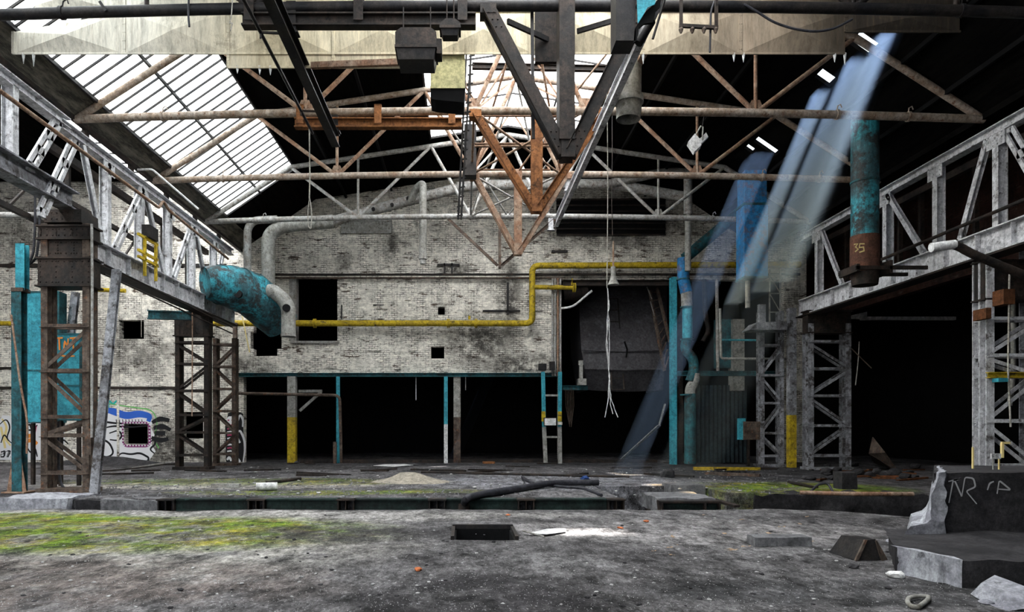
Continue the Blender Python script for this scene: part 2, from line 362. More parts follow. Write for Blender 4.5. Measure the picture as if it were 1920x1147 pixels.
cells(xs, ys, lambda x, y: not inr(x, y, REC), far_top, (0,0,-1.3)).build('floor', M['floor_far'], smooth=True, kind=ST)
MB().box(-24, 24, 11, 26, -1.5, -1.3).build('floor', M['void'], kind=ST)
# back wall with its openings
def wr(a, b, c, d): return ((a-VX)*WS, (b-VX)*WS, EYE-(d-VY)*WS, EYE-(c-VY)*WS)
OPEN = [wr(457,1047,703,900), wr(1053,1470,524,900), wr(546,633,520,640), wr(808,833,650,672), wr(821,834,575,590), wr(224,270,600,635), wr(104,120,597,611), wr(212,221,601,621),
        wr(233,277,795,832), wr(343,381,772,822), wr(470,528,622,654), wr(476,540,600,624), wr(476,520,654,667), wr(1158,1168,650,652)]
ex = [v for r in OPEN for v in r[:2]]; ez = [v for r in OPEN for v in r[2:]]
xs = steps(-24, (1512-VX)*WS, .5, ex); zs = steps(-.1, 13.6, .5, ez)
cells(xs, zs, lambda x, z: not inr(x, z, OPEN), lambda x, z: (x, 30, z), (0, .38, 0)).build('wall_back', M['brick'], kind=ST)
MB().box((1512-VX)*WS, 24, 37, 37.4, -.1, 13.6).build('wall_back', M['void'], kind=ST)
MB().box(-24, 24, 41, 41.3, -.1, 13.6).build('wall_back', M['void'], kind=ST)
MB().box(-22.3, -22, -24, 42, -.1, 13.6).build('wall_left', M['brick'], kind=ST)
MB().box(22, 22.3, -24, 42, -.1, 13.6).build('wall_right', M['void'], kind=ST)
# the clerestory brick above the right-hand crane girder
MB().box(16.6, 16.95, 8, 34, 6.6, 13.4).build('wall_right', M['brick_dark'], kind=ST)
# half wall added behind the camera to keep frontal sky light off the right
MB().box(.5, 24, -6.4, -6, -.1, 13.6).build('rear_light_block', M['void'], kind=ST)
# roof: steep lower slopes, shallow upper slopes, glazed monitor in the middle
KL, KR, ZK, EL, ER, ZE = -6.55, 9.85, 11.63, -9.8, 13.1, 9.39
def zr(x):
    if x < KL: return ZK - (KL-x)*.69
    if x > KR: return ZK - (x-KR)*.69
    return ZK + min(x-KL, KR-x)*.15
def roofpart(name, x0, x1, y0, y1, mat, holes=(), dx=.6, dy=.8, th=.14, **kw):
    xs = steps(x0, x1, dx, [v for h in holes for v in h[:2]]); ys = steps(y0, y1, dy, [v for h in holes for v in h[2:]])
    return cells(xs, ys, lambda x, y: not inr(x, y, holes), lambda x, y: (x, y, zr(x)), (0, 0, th)).build(name, mat, **kw)
SKE = 26.4
roofpart('ceiling', EL, -9.21, -6, 30, M['eave'], kind=ST)
roofpart('ceiling', -9.21, KL, SKE, 30.2, M['roof'], kind=ST)
roofpart('ceiling', KL, -1.25, -6, 30.2, M['roof'], kind=ST)
roofpart('ceiling', -1.25, 4.55, 25.5, 30.2, M['roof'], [(4.15, 4.5, 27.8, 28.3)], kind=ST)
roofpart('ceiling', 4.55, KR, -6, 30.2, M['roof'], [(6.7, 7.6, 10.7, 11.15)], kind=ST)
HOLES = [(10.1, 10.42, 16.0, 16.5), (9.98, 10.5, 17.1, 17.65), (9.97, 10.4, 18.9, 19.35), (10.05, 10.8, 23.2, 23.6), (10.0, 10.3, 23.9, 24.25)]
roofpart('ceiling', KR, ER, -6, 30.2, M['roof'], HOLES, kind=ST)
MB().box(-22, -14.2, -6, 30, 12.4, 12.55).build('ceiling', M['roof'], kind=ST)            # left aisle
MB().box(ER, 22, -6, 37, 12.2, 12.35).build('ceiling', M['roof'], kind=ST)                # right aisle
MB().box(-9.86, -9.76, -6, 30, 9.5, 12.55).build('ceiling', M['roof'], kind=ST)  # unseen riser added to stop sun leaking in past the eaves
MB().box(ER-.1, ER+.1, -6, 30, 9.3, 12.3).build('ceiling', M['roof'], kind=ST)
MB().box(-22, 22, 30, 41, 12.9, 13.05).build('ceiling', M['roof'], kind=ST)
# glazing
def glazing(name, x0, x1, y0, y1, sp, lift=.05, mid=None, mat=None, top=False):
    root = thing(name, None, None, ((x0+x1)/2, (y0+y1)/2, zr((x0+x1)/2)), kind=ST)
    p = MB(); xm = [x0, x1] if not top else [x0, 1.65, x1]
    for a, b in zip(xm, xm[1:]):
        p.add([(a,y0,zr(a)+lift), (b,y0,zr(b)+lift), (b,y1,zr(b)+lift), (a,y1,zr(a)+lift)], [(0,1,2,3)])
    p.build('pane', mat or M['pane'], root)
    b = MB(); n = round((y1-y0)/sp)
    for i in range(n+1):
        y = y0 + (y1-y0)*i/n
        for a, c in zip(xm, xm[1:]): b.bar((a,y,zr(a)), (c,y,zr(c)), .032, .05)
    b.build('glazing_bar', M['black_steel'], root)
    f = MB()
    for x in [x0, x1] + (mid or []): f.bar((x,y0,zr(x)-.03), (x,y1,zr(x)-.03), .06, .08)
    f.build('purlin', M['black_steel'], root)
    return root
glazing('window_1', -9.21, KL, -6, SKE, .416, mid=[-7.9])
# the ridge light is raised on a low kerb above the opening
roofpart('ceiling', -1.25, 4.55, -6, 4, M['roof'], kind=ST)  # roof added over the unseen rear ridge light to dim the front faces
glazing('window_2', -1.25, 4.55, 4, 25.5, 1.3, mid=[.2, 3.1], mat=M['pane_clean'], top=True)
# aisle light on the left, beyond the eaves
rt = thing('window_3', None, None, (-11.7, 14, 12.4), kind=ST)
MB().add([(-14.25,-6,12.5), (-9.8,-6,12.5), (-9.8,30,12.5), (-14.25,30,12.5)], [(0,1,2,3)]).build('pane', M['pane_clean'], rt)
b = MB()
for i in range(37): b.bar((-14.2, -6+i, 12.45), (-9.9, -6+i, 12.45), .04, .06)
b.build('glazing_bar', M['black_steel'], rt)
# purlins under the dark slopes and eaves gutter boards
for i, x in enumerate((-5.2, -3.2, 6.0, 8.0, 11.0, 12.1)):
    MB().bar((x, -6, zr(x)-.09), (x, 30, zr(x)-.09), .08, .12).build('trim_%d' % (i+1), M['void'], kind=ST)
mb = MB()
for i in range(14): mb.box(-9.9, -9.8, -4+i*2.4, -3.8+i*2.4, 8.95, 9.4)
mb.bar((-9.83,-6,9.36), (-9.83,30,9.36), .14, .1); mb.build('trim_7', M['dark_steel'], kind=ST)
# studs and bands of the steel-framed brick wall
mb = MB()
for px, y0, y1 in ((530,430,516), (635,415,700), (738,400,698), (838,410,698), (945,420,640), (1043,410,490), (1240,420,505), (330,520,865), (222,520,860)):
    a = P(px, y1, 30); b_ = P(px, y0, 30); mb.box(a.x-.05, a.x+.05, 29.955, 30.02, a.z, b_.z)
mb.build('trim_8', M['brick'], kind=ST)
mb = MB()
for x0, x1, y, h in ((0,425,498,6), (0,330,727,5), (0,100,690,4)):
    a = P(x0, y, 30); b_ = P(x1, y, 30); mb.box(a.x, b_.x, 29.93, 30.02, a.z-h*WS/2, a.z+h*WS/2)
mb.build('trim_9', M['dark_steel'], kind=ST)
mb = MB(); a = P(440, 703, 30); b_ = P(1050, 703, 30); mb.ibeam((a.x, 29.9, a.z), (b_.x, 29.9, a.z), .3, .16); mb.build('trim_10', M['teal_dark'], kind=ST)
for px0, px1, y0, y1, k in ((1043,1247,375,441,'void'), (640,735,415,437,'white')):   # louvred strip and a boarded panel high in the wall
    a = P(px0, y1, 30); b_ = P(px1, y0, 30); r = thing('window_4' if k == 'void' else 'window_5', None, None, (a.x, 29.9, a.z), kind=ST)
    m_ = MB().box(a.x, b_.x, 29.93, 30.0, a.z, b_.z); m_.build('pane', M['void'] if k == 'void' else M['duct_grey'], r)
    m_ = MB()
    for i in range(7 if k == 'void' else 2):
        z = a.z + (b_.z-a.z)*i/(6 if k == 'void' else 1); m_.box(a.x, b_.x, 29.88, 29.94, z-.03, z+.03)
    m_.build('frame', M['dark_steel'] if k == 'void' else M['pipe_grey'], r)
# frame inside the window opening on the left
r = thing('window_6', None, None, (P(546,640,30).x, 30, P(546,640,30).z), kind=ST)
a = P(545, 640, 30.2); b_ = P(558, 520, 30.2); MB().box(a.x, b_.x, 29.95, 30.4, a.z, b_.z).build('frame', M['pipe_grey'], r)
a = P(545, 643, 29.9); b_ = P(636, 639, 29.9); MB().box(a.x, b_.x, 29.85, 30.3, a.z, b_.z).build('sill', M['pipe_grey'], r)

# loose protruding and replaced bricks, and steel wall clamps, of the whitewashed wall
mb = MB()
for px, py, w_, h in ((633,690,9,6),(608,688,22,5),(690,655,22,6),(605,655,20,5),(765,655,14,6),(740,690,12,6),(830,692,10,8),(945,692,10,5),(985,690,12,5),(886,690,8,6),(640,600,10,5),(705,575,22,8),(1000,580,16,6),(980,470,20,5),(760,560,10,5),(668,592,14,4)):
    a = P(px, py+h/2, 30); b_ = P(px+w_, py-h/2, 30); mb.box(a.x, b_.x, 29.93, 30.02, a.z, b_.z)
mb.build('trim_11', M['brick'], kind=ST)
mb = MB()
for px, py, w_, h in ((820,497,42,4),(832,505,3,22),(846,505,3,22),(1034,472,30,4),(700,572,20,1.2),(640,585,2,26),(950,560,4,60),(905,583,70,3)):
    a = P(px, py+h/2, 30); b_ = P(px+w_, py-h/2, 30); mb.box(a.x, b_.x, 29.9, 30.02, a.z, b_.z)
mb.build('trim_12', M['black_steel'], kind=ST)
# ---------------------------------------------------------------- roof trusses
def zc(x): return 9.56 - .0016*(x-1.65)**2
TY = [12.86, 17.14, 21.43, 25.71]
TM = [('black_steel','dark_steel'), ('pipe_warm','rust_dull'), ('pipe_warm','rust_dull'), ('pipe_grey','pipe_grey')]
TL = ['sooty black pipe roof truss crossing the very top of the picture',
      'brown-grey pipe roof truss carrying the rusty reddish channel beam',
      'grey-brown pipe roof truss third from the camera, its bottom pipe crossing above the hanging pipe',
      'slender grey pipe roof truss farthest away, close in front of the whitewashed brick gable']
for Y, (m1, m2), lab in zip(TY, TM, TL):
    r = thing('roof_truss', lab, 'roof truss', (1.65, Y, 9.4), 'pipe roof trusses across the hall')
    a, b = M[m1], M[m2]
    n = 24; MB().tube([(EL + (ER-EL)*i/n, Y, zc(EL + (ER-EL)*i/n)) for i in range(n+1)], .1, 14).build('bottom_chord', a, r, True)
    U = lambda x: zr(x) - .22
    for p, q in (((EL+.1, zc(EL)+.05), (KL, U(KL))), ((KL, U(KL)), (1.65, U(1.65))), ((KR, U(KR)), (1.65, U(1.65))), ((ER-.1, zc(ER)+.05), (KR, U(KR)))):
        MB().tube([(p[0],Y,p[1]), (q[0],Y,q[1])], .09, 12).build('rafter', a, r, True)
    for x0, z0, x1, z1 in ((KL,U(KL),-4,zc(-4)), (-4,zc(-4),-1.25,U(-1.25)), (-1.25,U(-1.25),.25,zc(.2)), (.25,zc(.2),1.65,U(1.65)),
                           (KR,U(KR),7.35,zc(7.35)), (7.35,zc(7.35),4.55,U(4.55)), (4.55,U(4.55),3.05,zc(3)), (3.05,zc(3),1.65,U(1.65))):
        MB().tube([(x0,Y,z0), (x1,Y,z1)], .06, 10).build('diagonal', b, r, True)
    for x in (-4, 7.35, -6.0, 9.3) if Y < 14 else (-4, 7.35):
        MB().tube([(x,Y,zc(x)), (x,Y,U(x))], .045, 10).build('vertical', b, r, True)
    for x in (-4, .25, 3.05, 7.35): MB().poly([(x-.22,Y-.02,zc(x)+.02), (x+.22,Y-.02,zc(x)+.02), (x+.1,Y-.02,zc(x)+.32), (x-.1,Y-.02,zc(x)+.32)], (0,.04,0)).build('gusset', b, r)
    for x in (-7.6, 9.4, 11.2):
        if random.random() < .8:
            c = MB(); z = zc(x); c.tube([(x, Y-.0, z+.1), (x+.02, Y, z+.22), (x+.09, Y, z+.26), (x+.12, Y, z+.18)], .015, 6); c.tube([(x-.03,Y,z), (x+.03,Y,z)], .125, 12); c.build('clamp', a, r, True)
# slender wind bracing in the bright monitor, between one truss and the next
labs = ['pale rusty wind brace lattice in the ridge light between the front pair of trusses', 'thin pale brace lattice under the bright ridge light between the middle pair of trusses', 'thin whitish brace lattice under the bright ridge light between the farthest pair of trusses']
for k in (1, 2):
    Y0, Y1 = TY[k], TY[k+1]; r = thing('wind_bracing', labs[k], 'bracing', (1.65, (Y0+Y1)/2, 9.6), 'wind bracing in the ridge light')
    for x in (.25, 3.05):
        for p, q in (((x,Y0,zc(x)), (1.65,Y1,zr(1.65)-.25)), ((1.65,Y0,zr(1.65)-.25), (x,Y1,zc(x))), ((x,Y0,zc(x)+.05), (x,Y1,zc(x)+.05)), ((x,Y0,zc(x)), (3.3-x,Y1,zc(x)))):
            MB().tube([p, q], .035, 8).build('brace', M['rust_dull'] if k < 2 else M['pipe_grey'], r, True)
    for x in (-1.25, 4.55):
        MB().tube([(x,Y0,zr(x)-.25), ((x+1.65)/2,(Y0+Y1)/2,11), (1.65,Y1,zc(1.65))], .03, 8).build('brace', M['rust_dull'] if k < 2 else M['pipe_grey'], r, True)
    m_ = MB(); ym = (Y0+Y1)/2; m_.channel((.3,ym,zc(.3)+.9), (3.0,ym,zc(.3)+.9), .1, .12); m_.tube([(.3,ym,zc(0)+.9),(1.65,ym,zr(1.65)-.3)],.03,8); m_.tube([(3.,ym,zc(0)+.9),(1.65,ym,zr(1.65)-.3)],.03,8)
    m_.build('cross_tie', M['dark_steel'] if k == 0 else M['rust_dull'], r)
# V-shaped hangers that once carried the crane rail
HV = [(12.86, (915,20), (1204,12), (1063,300), .30, 'dark_steel', 'dark_steel', 'big sooty V-shaped hanger frame with a broken-off grey post, nearest the camera'),
      (17.14, (891,214), (1132,212), (1006,398), .21, 'rust', 'rust', 'orange rusted V-shaped hanger frame with riveted flat legs and a wide middle post'),
      (21.43, (890,330), (1062,330), (971,478), .2, 'rust_dull', 'rust_dull', 'brown rusted V-shaped hanger frame in front of the brick gable, third from the camera'),
      (25.71, (836,406), (1046,406), (937,503), .14, 'brown_steel', 'brown_steel', 'thin grimy V-shaped hanger frame close to the brick gable, smallest of the hangers')]
for i, (Y, a, b, c, wd, m1, m2, lab) in enumerate(HV):
    A, B, Q = P(*a, Y), P(*b, Y), P(*c, Y)
    r = thing('hanger_frame', lab, 'hanger frame', (Q.x, Y, Q.z), 'V-shaped hanger frames under the trusses')
    for S in (A, B):
        sg = -1 if S is A else 1
        for dy in (-.13, .13) if i < 3 else (0,):
            m_ = MB(); e = Vector((Q.x+sg*.07, Y+dy, Q.z+.1)); s_ = Vector((S.x, Y+dy, S.z))
            m_.bar(s_, e, .02, wd*.8, (0,1,0)) if False else m_.sweep(s_, e, [(-wd*.4,-.008),(wd*.4,-.008),(wd*.4,.07),(wd*.4-.015,.07),(wd*.4-.015,.008),(-wd*.4,.008)], (0,-1,0))
            d = (e-s_); 
            if dy < 0: m_.rivets([s_ + d*t + Vector((o_,-.01,0)) for t in (.04,.09,.14,.86,.91,.96) for o_ in (-.05,.05)])
            m_.build('leg', M[m1], r)
    top = 13.0 if i == 0 else zc(Q.x)+ (.1)
    m_ = MB(); pw = .28 if i < 2 else .24
    if i == 3: pw = .1
    lowz = Q.z + (.32 if i == 0 else 0)
    m_.ibeam((Q.x, Y-.02, top), (Q.x, Y-.02, lowz), pw, .24, .02, (0,1,0)) if i else (m_.box(Q.x-.17, Q.x+.12, Y-.2, Y+.2, lowz, 9.9))
    if i == 0: m_.box(Q.x-.16, Q.x+.16, Y-.22, Y+.22, 9.9, 11)
    m_.build('post', M['dark_steel'] if i == 0 else M[m2], r)
    if i < 3:
        MB().box(Q.x-.13, Q.x+.13, Y-.17, Y-.15, lowz-.02 if i else Q.z, lowz+.35).build('shoe_plate', M[m1], r); MB().box(Q.x-.13, Q.x+.13, Y+.15, Y+.17, lowz if i else Q.z, lowz+.35).build('shoe_plate', M[m1], r)
        for S, sg in ((A,-1), (B,1)):
            MB().poly([(S.x-.15,Y-.15,S.z-.12), (S.x+.15,Y-.15,S.z-.12), (S.x+.15,Y-.15,S.z+.06), (S.x-.15,Y-.15,S.z+.06)], (0,.3,0)).build('gusset', M[m1], r)
solo_ = lambda name, lab, cat, mb, mt: mb.build(name, M[mt], None, False, label=lab, category=cat)
solo_('strut', 'dark strut slanting down from the big sooty hanger towards the sheet panels', 'strut', MB().bar(P(952,40,12.9), P(1031,76,13.6), .05, .1), 'black_steel')
solo_('strut', 'dark strut rising to the right behind the post of the big sooty hanger', 'strut', MB().bar(P(1082,59,13.2), P(1152,38,12.9), .05, .09), 'black_steel')
solo_('flat_bar', 'long black flat bar hanging between the big hanger leg and its post', 'bar', MB().bar(P(997,-30,13.0), P(1000,260,13.0), .06, .05, (0,1,0)), 'black_steel')
solo_('backing_plate', 'dark plate fixed on the sheet panels behind the post of the big sooty hanger', 'plate', MB().box(P(1003,0,13.6).x, P(1052,0,13.6).x, 13.55, 13.65, P(0,118,13.6).z, P(0,-20,13.6).z), 'dark_steel')
solo_('cross_beam', 'dark beam crossing the bright ridge light high behind the big sooty hanger', 'beam', MB().ibeam(P(885,124,19.3), P(1176,130,19.3), .14, .16, .02), 'dark_steel')
solo_('cross_beam', 'thin rusty beam crossing the bright ridge light behind the orange hanger', 'beam', MB().ibeam(P(890,272,19.3), P(1110,272,19.3), .1, .1, .02), 'rust_dull')
# monorail beams running along the hall
ZM = 8.86
def monorail(x, y0, y1, h, w_, mt, lab, hangs):
    r = thing('monorail_beam', lab, 'beam', (x, (y0+y1)/2, ZM))
    MB().ibeam((x,y0,ZM), (x,y1,ZM), w_, h, .022).build('rail', M[mt], r)
    for y in hangs:
        m_ = MB(); m_.box(x-.09,x+.09,y-.06,y+.06,ZM+h/2,9.62); m_.box(x-.14,x+.14,y-.1,y+.1,ZM+h/2,ZM+h/2+.03); m_.build('hanger', M[mt], r)
monorail(-3.26, 3, 17.3, .30, .2, 'black_steel', 'thick black I-beam running away along the hall, ending just past the slung channel beam', [12.86, 17.14])
r = thing('cable_ladder', 'narrow black cable ladder hanging aslant beside the yellow-cream box', 'ladder', P(862,410,15.6))
for dx in (-6, 5): MB().bar(P(893+dx,-150,15.6), P(862+dx*.5,411,15.6), .045, .06, (0,1,0)).build('rail', M['black_steel'], r)
for k in range(24):
    t = k/23; c = P(893-31*t, 0+405*t, 15.6); MB().bar(c-Vector((.07,0,0)), c+Vector((.07,0,.03)), .03, .03).build('rung', M['black_steel'], r)
a = P(870,330,20.6); b = P(893,235,20.6); MB().box(a.x, b.x, 20.5, 20.9, a.z, b.z).box((a.x+b.x)/2-.03,(a.x+b.x)/2+.03,20.6,20.7,b.z,zr(b.x)-.1).build('counterweight', M['black_steel'], None, label='tall black hanging block behind the cable ladder', category='weight')
monorail(3.28, 6, 24.2, .30, .14, 'silver', 'pale and black I-beam running away to the right of the V-shaped hangers', TY)
r = thing('conduit', 'thin dark conduit running away beside the thick black I-beam, with rope hanging from its end', 'pipe', (-3.74, 10, 8.84))
MB().tube([(-3.74, 3, 8.85), (-3.74, 16.8, 8.85)], .035, 10).build('pipe', M['black_steel'], r, True)
for y in (8.5, 12.5, 15.6):
    m_ = MB(); m_.bar((-3.74,y,8.85), (-3.3,y,8.83), .03, .04); m_.tube([(-3.74,y,8.85),(-3.74,y,8.74)],.02,6); m_.build('bracket', M['dark_steel'], r)
# channel beams slung under truss 1 and truss 2
for Y, x0, x1, mt, zz, lab in ((12.86, 455, 892, 'dark_steel', 9.27, 'dark sooty channel beam clamped under the nearest truss pipe above the sheet panels'), (17.14, 553, 866, 'rust', 9.24, 'rusty reddish channel beam clamped under the second truss pipe')):
    a, b = P(x0,0,Y).x, P(x1,0,Y).x; r = thing('slung_beam', lab, 'beam', ((a+b)/2, Y, zz))
    MB().ibeam((a,Y,zz), (b,Y,zz), .2, .24, .03).build('beam', M[mt], r)
    for x in (a+.15, (a+b)/2, b-.25):
        m_ = MB().box(x-.09,x+.09,Y-.13,Y-.11,zz-.05,zz+.42); m_.box(x-.09,x+.09,Y+.11,Y+.13,zz-.05,zz+.42); m_.box(x-.09,x+.09,Y-.13,Y+.13,zz+.40,zz+.43); m_.build('clamp', M[mt], r)
# sheet-metal partition above the trusses
YP = 13.9
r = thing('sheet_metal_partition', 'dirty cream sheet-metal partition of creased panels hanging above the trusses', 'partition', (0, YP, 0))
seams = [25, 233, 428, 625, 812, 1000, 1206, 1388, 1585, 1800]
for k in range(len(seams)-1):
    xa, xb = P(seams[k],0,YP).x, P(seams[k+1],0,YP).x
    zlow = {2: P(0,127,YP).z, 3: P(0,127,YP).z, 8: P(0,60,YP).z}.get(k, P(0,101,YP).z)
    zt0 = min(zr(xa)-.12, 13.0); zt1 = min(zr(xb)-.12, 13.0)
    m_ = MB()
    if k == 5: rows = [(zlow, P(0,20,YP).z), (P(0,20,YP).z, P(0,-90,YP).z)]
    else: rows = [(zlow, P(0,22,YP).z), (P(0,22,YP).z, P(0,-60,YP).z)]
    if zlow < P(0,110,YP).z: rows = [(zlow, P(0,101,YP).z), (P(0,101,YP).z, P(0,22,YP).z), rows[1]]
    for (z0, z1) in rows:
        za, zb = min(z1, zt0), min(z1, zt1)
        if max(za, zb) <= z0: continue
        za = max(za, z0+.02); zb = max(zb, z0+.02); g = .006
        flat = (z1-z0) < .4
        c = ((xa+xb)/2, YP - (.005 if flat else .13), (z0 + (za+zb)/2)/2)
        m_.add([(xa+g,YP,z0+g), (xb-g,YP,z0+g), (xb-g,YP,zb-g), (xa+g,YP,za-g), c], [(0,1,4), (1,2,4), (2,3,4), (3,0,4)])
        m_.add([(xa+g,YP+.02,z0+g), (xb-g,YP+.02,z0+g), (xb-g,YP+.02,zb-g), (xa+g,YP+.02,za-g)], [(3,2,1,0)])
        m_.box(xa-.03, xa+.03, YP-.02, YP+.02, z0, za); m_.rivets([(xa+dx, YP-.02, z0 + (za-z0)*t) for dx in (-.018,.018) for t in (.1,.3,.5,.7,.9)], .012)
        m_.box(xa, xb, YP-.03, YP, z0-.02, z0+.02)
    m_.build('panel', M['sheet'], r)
for px, y, h in ((44,104,16), (63,105,20), (445,128,10), (487,128,12), (507,128,13), (1376,104,12), (1394,104,13), (1565,105,12), (1584,104,18), (1206,104,16)):
    a = P(px, y, YP); m_ = MB().tube([a + Vector((0,0,.04)), a, a - Vector((0,0,h*YP/F))], [.035, .03, .004], 7); m_.build('icicle_drip', M['white'], r, True)
# rusty strip along the bottom
a = P(585,127,YP); b = P(812,118,YP); MB().bar((a.x,YP-.08,a.z), (b.x,YP-.08,b.z), .08, .12).build('edge_strip', M['rust_dull'], r)
# ---------------------------------------------------------------- lattice crane columns
def lattice_column(loc, size, H, mt, lab, heads, brace_rows, flip=False, capmat=None, lw=.16, group='lattice crane columns'):
    x0, y0 = loc; wx, wy = size
    r = thing('lattice_column', lab, 'column', (x0+wx/2, y0+wy/2, 0), group)
    for x in (x0+.09, x0+wx-.09):
        for y in (y0+.06, y0+wy-.06):
            MB().channel((x,y,.12), (x,y,H), lw, lw+.02, .02, (0,1,0)).build('leg', M[mt if x < x0+.2 or mt != 'silver' else 'silver_dark'], r)  # silver column: left legs lit, right legs shaded by choice of steel
    for sd, y in enumerate((y0, y0+wy)):
        zs_ = brace_rows
        for k in range(len(zs_)):
            m_ = MB(); m_.angle((x0,y,zs_[k]), (x0+wx,y,zs_[k]), .09, .014); m_.build('strut', M[mt], r)
            if k+1 < len(zs_):
                a, b = (x0+.05, x0+wx-.05) if (k+flip) % 2 else (x0+wx-.05, x0+.05)
                MB().bar((a,y,zs_[k]+.06), (b,y,zs_[k+1]-.03), .02, .09, (0,0,1)).build('brace', M[mt], r)
    m_ = MB().box(x0-.06, x0+wx+.06, y0-.12, y0+wy+.12, .02, .12); m_.rivets([(x, y, .12) for x in (x0+.05, x0+wx-.05) for y in (y0-.06, y0+wy+.06)], .03, (0,0,1)); m_.build('base_plate', M[mt], r)
    for (z0, z1, ov) in heads:
        m_ = MB().box(x0-ov, x0+wx+ov, y0-ov, y0+wy+ov, z0, z1)
        m_.box(x0-ov-.05, x0+wx+ov+.05, y0-ov-.05, y0+wy+ov+.05, z0-.03, z0+.01); m_.box(x0-ov-.05, x0+wx+ov+.05, y0-ov-.05, y0+wy+ov+.05, z1-.02, z1+.02)
        nn = 9
        m_.rivets([(x0-ov+.06 + (wx+2*ov-.12)*i/(nn-1), y0-ov, z) for i in range(nn) for z in (z0+.08, z1-.08)], .022)
        m_.rivets([(x, y0-ov, z0+.08 + (z1-z0-.16)*j/4) for x in (x0-ov+.06, x0+wx+ov-.06, x0+wx*.33, x0+wx*.66) for j in range(5)], .022)
        m_.build('head_box', M[capmat or mt], r)
    return r
zn = lambda py, Y=16.75: EYE - (py-VY)*Y/F
lattice_column((-10.2, 16.4), (1.18, .34), 6.5, 'brown_steel', 'rusty brown lattice column standing by the pit edge in front of the teal panels',
    [(zn(541), zn(491), .05), (zn(487), zn(455), -.02), (zn(455), zn(432), .04)], [.45, 1.35, zn(785), zn(700), zn(618)], capmat='dark_steel')
lattice_column((-10.75, 25.3), (1.25, .36), 5.4, 'dark_steel', 'dark lattice column by the graffiti wall under the far end of the left crane girder',
    [(5.0, 5.85, .02)], [.5, 1.35, 2.0, 2.9, 3.9, 4.7])
lattice_column((-10.2, 27.6), (.95, .32), 5.2, 'brown_steel', 'slim weathered lattice tower between the dark lattice column and the black opening',
    [], [.45, 1.3, 2.2, 3.1, 4.0, 4.9], flip=True)
zf = lambda py, Y=25.3: EYE - (py-VY)*Y/F
lattice_column((12.65, 25.0), (1.55, .36), 5.4, 'silver_dark', 'grey lattice column with a riveted head at the left of the wide black opening',
    [(zf(625), zf(585), .02)], [.5, 1.6, 2.7, 3.7, 4.7], flip=True, capmat='dark_steel', lw=.2)
lattice_column((12.72, 16.6), (1.35, .36), 6.0, 'silver', 'pale grey lattice column at the right edge behind the broken concrete block',
    [(zn(560,16.6), zn(488,16.6), .0)], [.6, 1.7, 2.8, 3.3, 4.2], capmat='dark_steel', lw=.2)
lattice_column((11.75, 27.0), (.95, .34), 6.2, 'silver_dark', 'bluish grey lattice tower wrapped in haze with a yellow foot, left of the riveted column', [], [.4, 1.3, 2.5, 3.6, 4.8], group='lattice crane columns')
# ---------------------------------------------------------------- crane girders
def battened(a, b, mt, r, w_=.24):
    a, b = Vector(a), Vector(b); d = (b-a); m_ = MB()
    for o_ in (-w_/2, w_/2): m_.bar(a + Vector((0,o_,0)), b + Vector((0,o_,0)), .1, .06, (1,0,0))
    n = 3
    for k in range(n+1):
        c = a + d*(k/n); m_.box(c.x-.03, c.x+.03, c.y-w_/2, c.y+w_/2, c.z-.1, c.z+.1)
    m_.build('diagonal', M[mt], r)
def crane_girder(x, sg, y0, y1, posts, diags, lad, mt, lab):
    r = thing('crane_girder', lab, 'crane girder', (x, (y0+y1)/2, 5.8), 'crane girders along the hall')
    m_ = MB().ibeam((x,y0,6.1), (x,y1,6.1), .34, .6, .03)
    n = int((y1-y0)/1.05)
    for k in range(n+1): y = y0+.02+(y1-y0-.04)*k/n; m_.box(x-.15, x+.15, y-.01, y+.01, 5.84, 6.36)
    m_.build('plate_girder', M[mt], r)
    MB().ibeam((x,y0-1,8.74), (x,y1,8.74), .26, .24, .025).build('top_chord', M[mt], r)
    MB().bar((x-sg*.02,y0,5.74), (x-sg*.02,y1,5.74), .5, .05).build('bottom_plate', M['dark_steel'], r)
    for y in posts: MB().ibeam((x,y,6.4), (x,y,8.64), .18, .24, .02, (1,0,0)).build('post', M[mt], r)
    for (ya, yb) in diags: MB().channel((x-.06*sg,ya,8.6), (x-.06*sg,yb,6.42), .14, .12, .02, (1,0,0)).build('diagonal', M[mt], r)
    for (ya, yb) in lad: battened((x-.05*sg,ya,8.6), (x-.05*sg,yb,6.42), mt, r)
    for y in posts: 
        m_ = MB().box(x-sg*.11-.01, x-sg*.11+.01, y-.28, y+.28, 8.3, 8.66); m_.rivets([(x-sg*.12, y+dy, z) for dy in (-.2,-.07,.07,.2) for z in (8.36,8.48,8.6)], .02, (-sg,0,0)); m_.build('gusset', M[mt], r)
    # darker rear truss of the same girder, one step out
    xo = x + sg*1.0
    for z in (8.74, 6.3): MB().bar((xo,y0,z), (xo,y1,z), .16, .2).build('rear_chord', M['dark_steel'], r)
    for y in posts: MB().bar((xo,y,6.3), (xo,y,8.74), .1, .12, (1,0,0)).build('rear_post', M['dark_steel'], r)
    return r
crane_girder(-9.55, -1, 17.0, 27.9, [18.1, 20.0, 21.9, 23.8, 25.9], [(16.9,17.8), (20.2,21.5), (24.0,25.2)], [(20.1,18.5), (23.7,22.2), (16.6,15.3), (26.8,25.9)], 'silver', 'pale lattice crane girder running down the left side over the graffiti wall')
crane_girder(12.85, 1, 8.0, 25.8, [11.9, 14.1, 16.3, 18.4, 20.6, 21.6, 24.6], [(16.6,17.5), (12.2,13.9), (20.5,18.9), (24.3,23.0)], [(16.0,14.8)], 'silver', 'pale lattice crane girder running down the right side over the wide black opening')
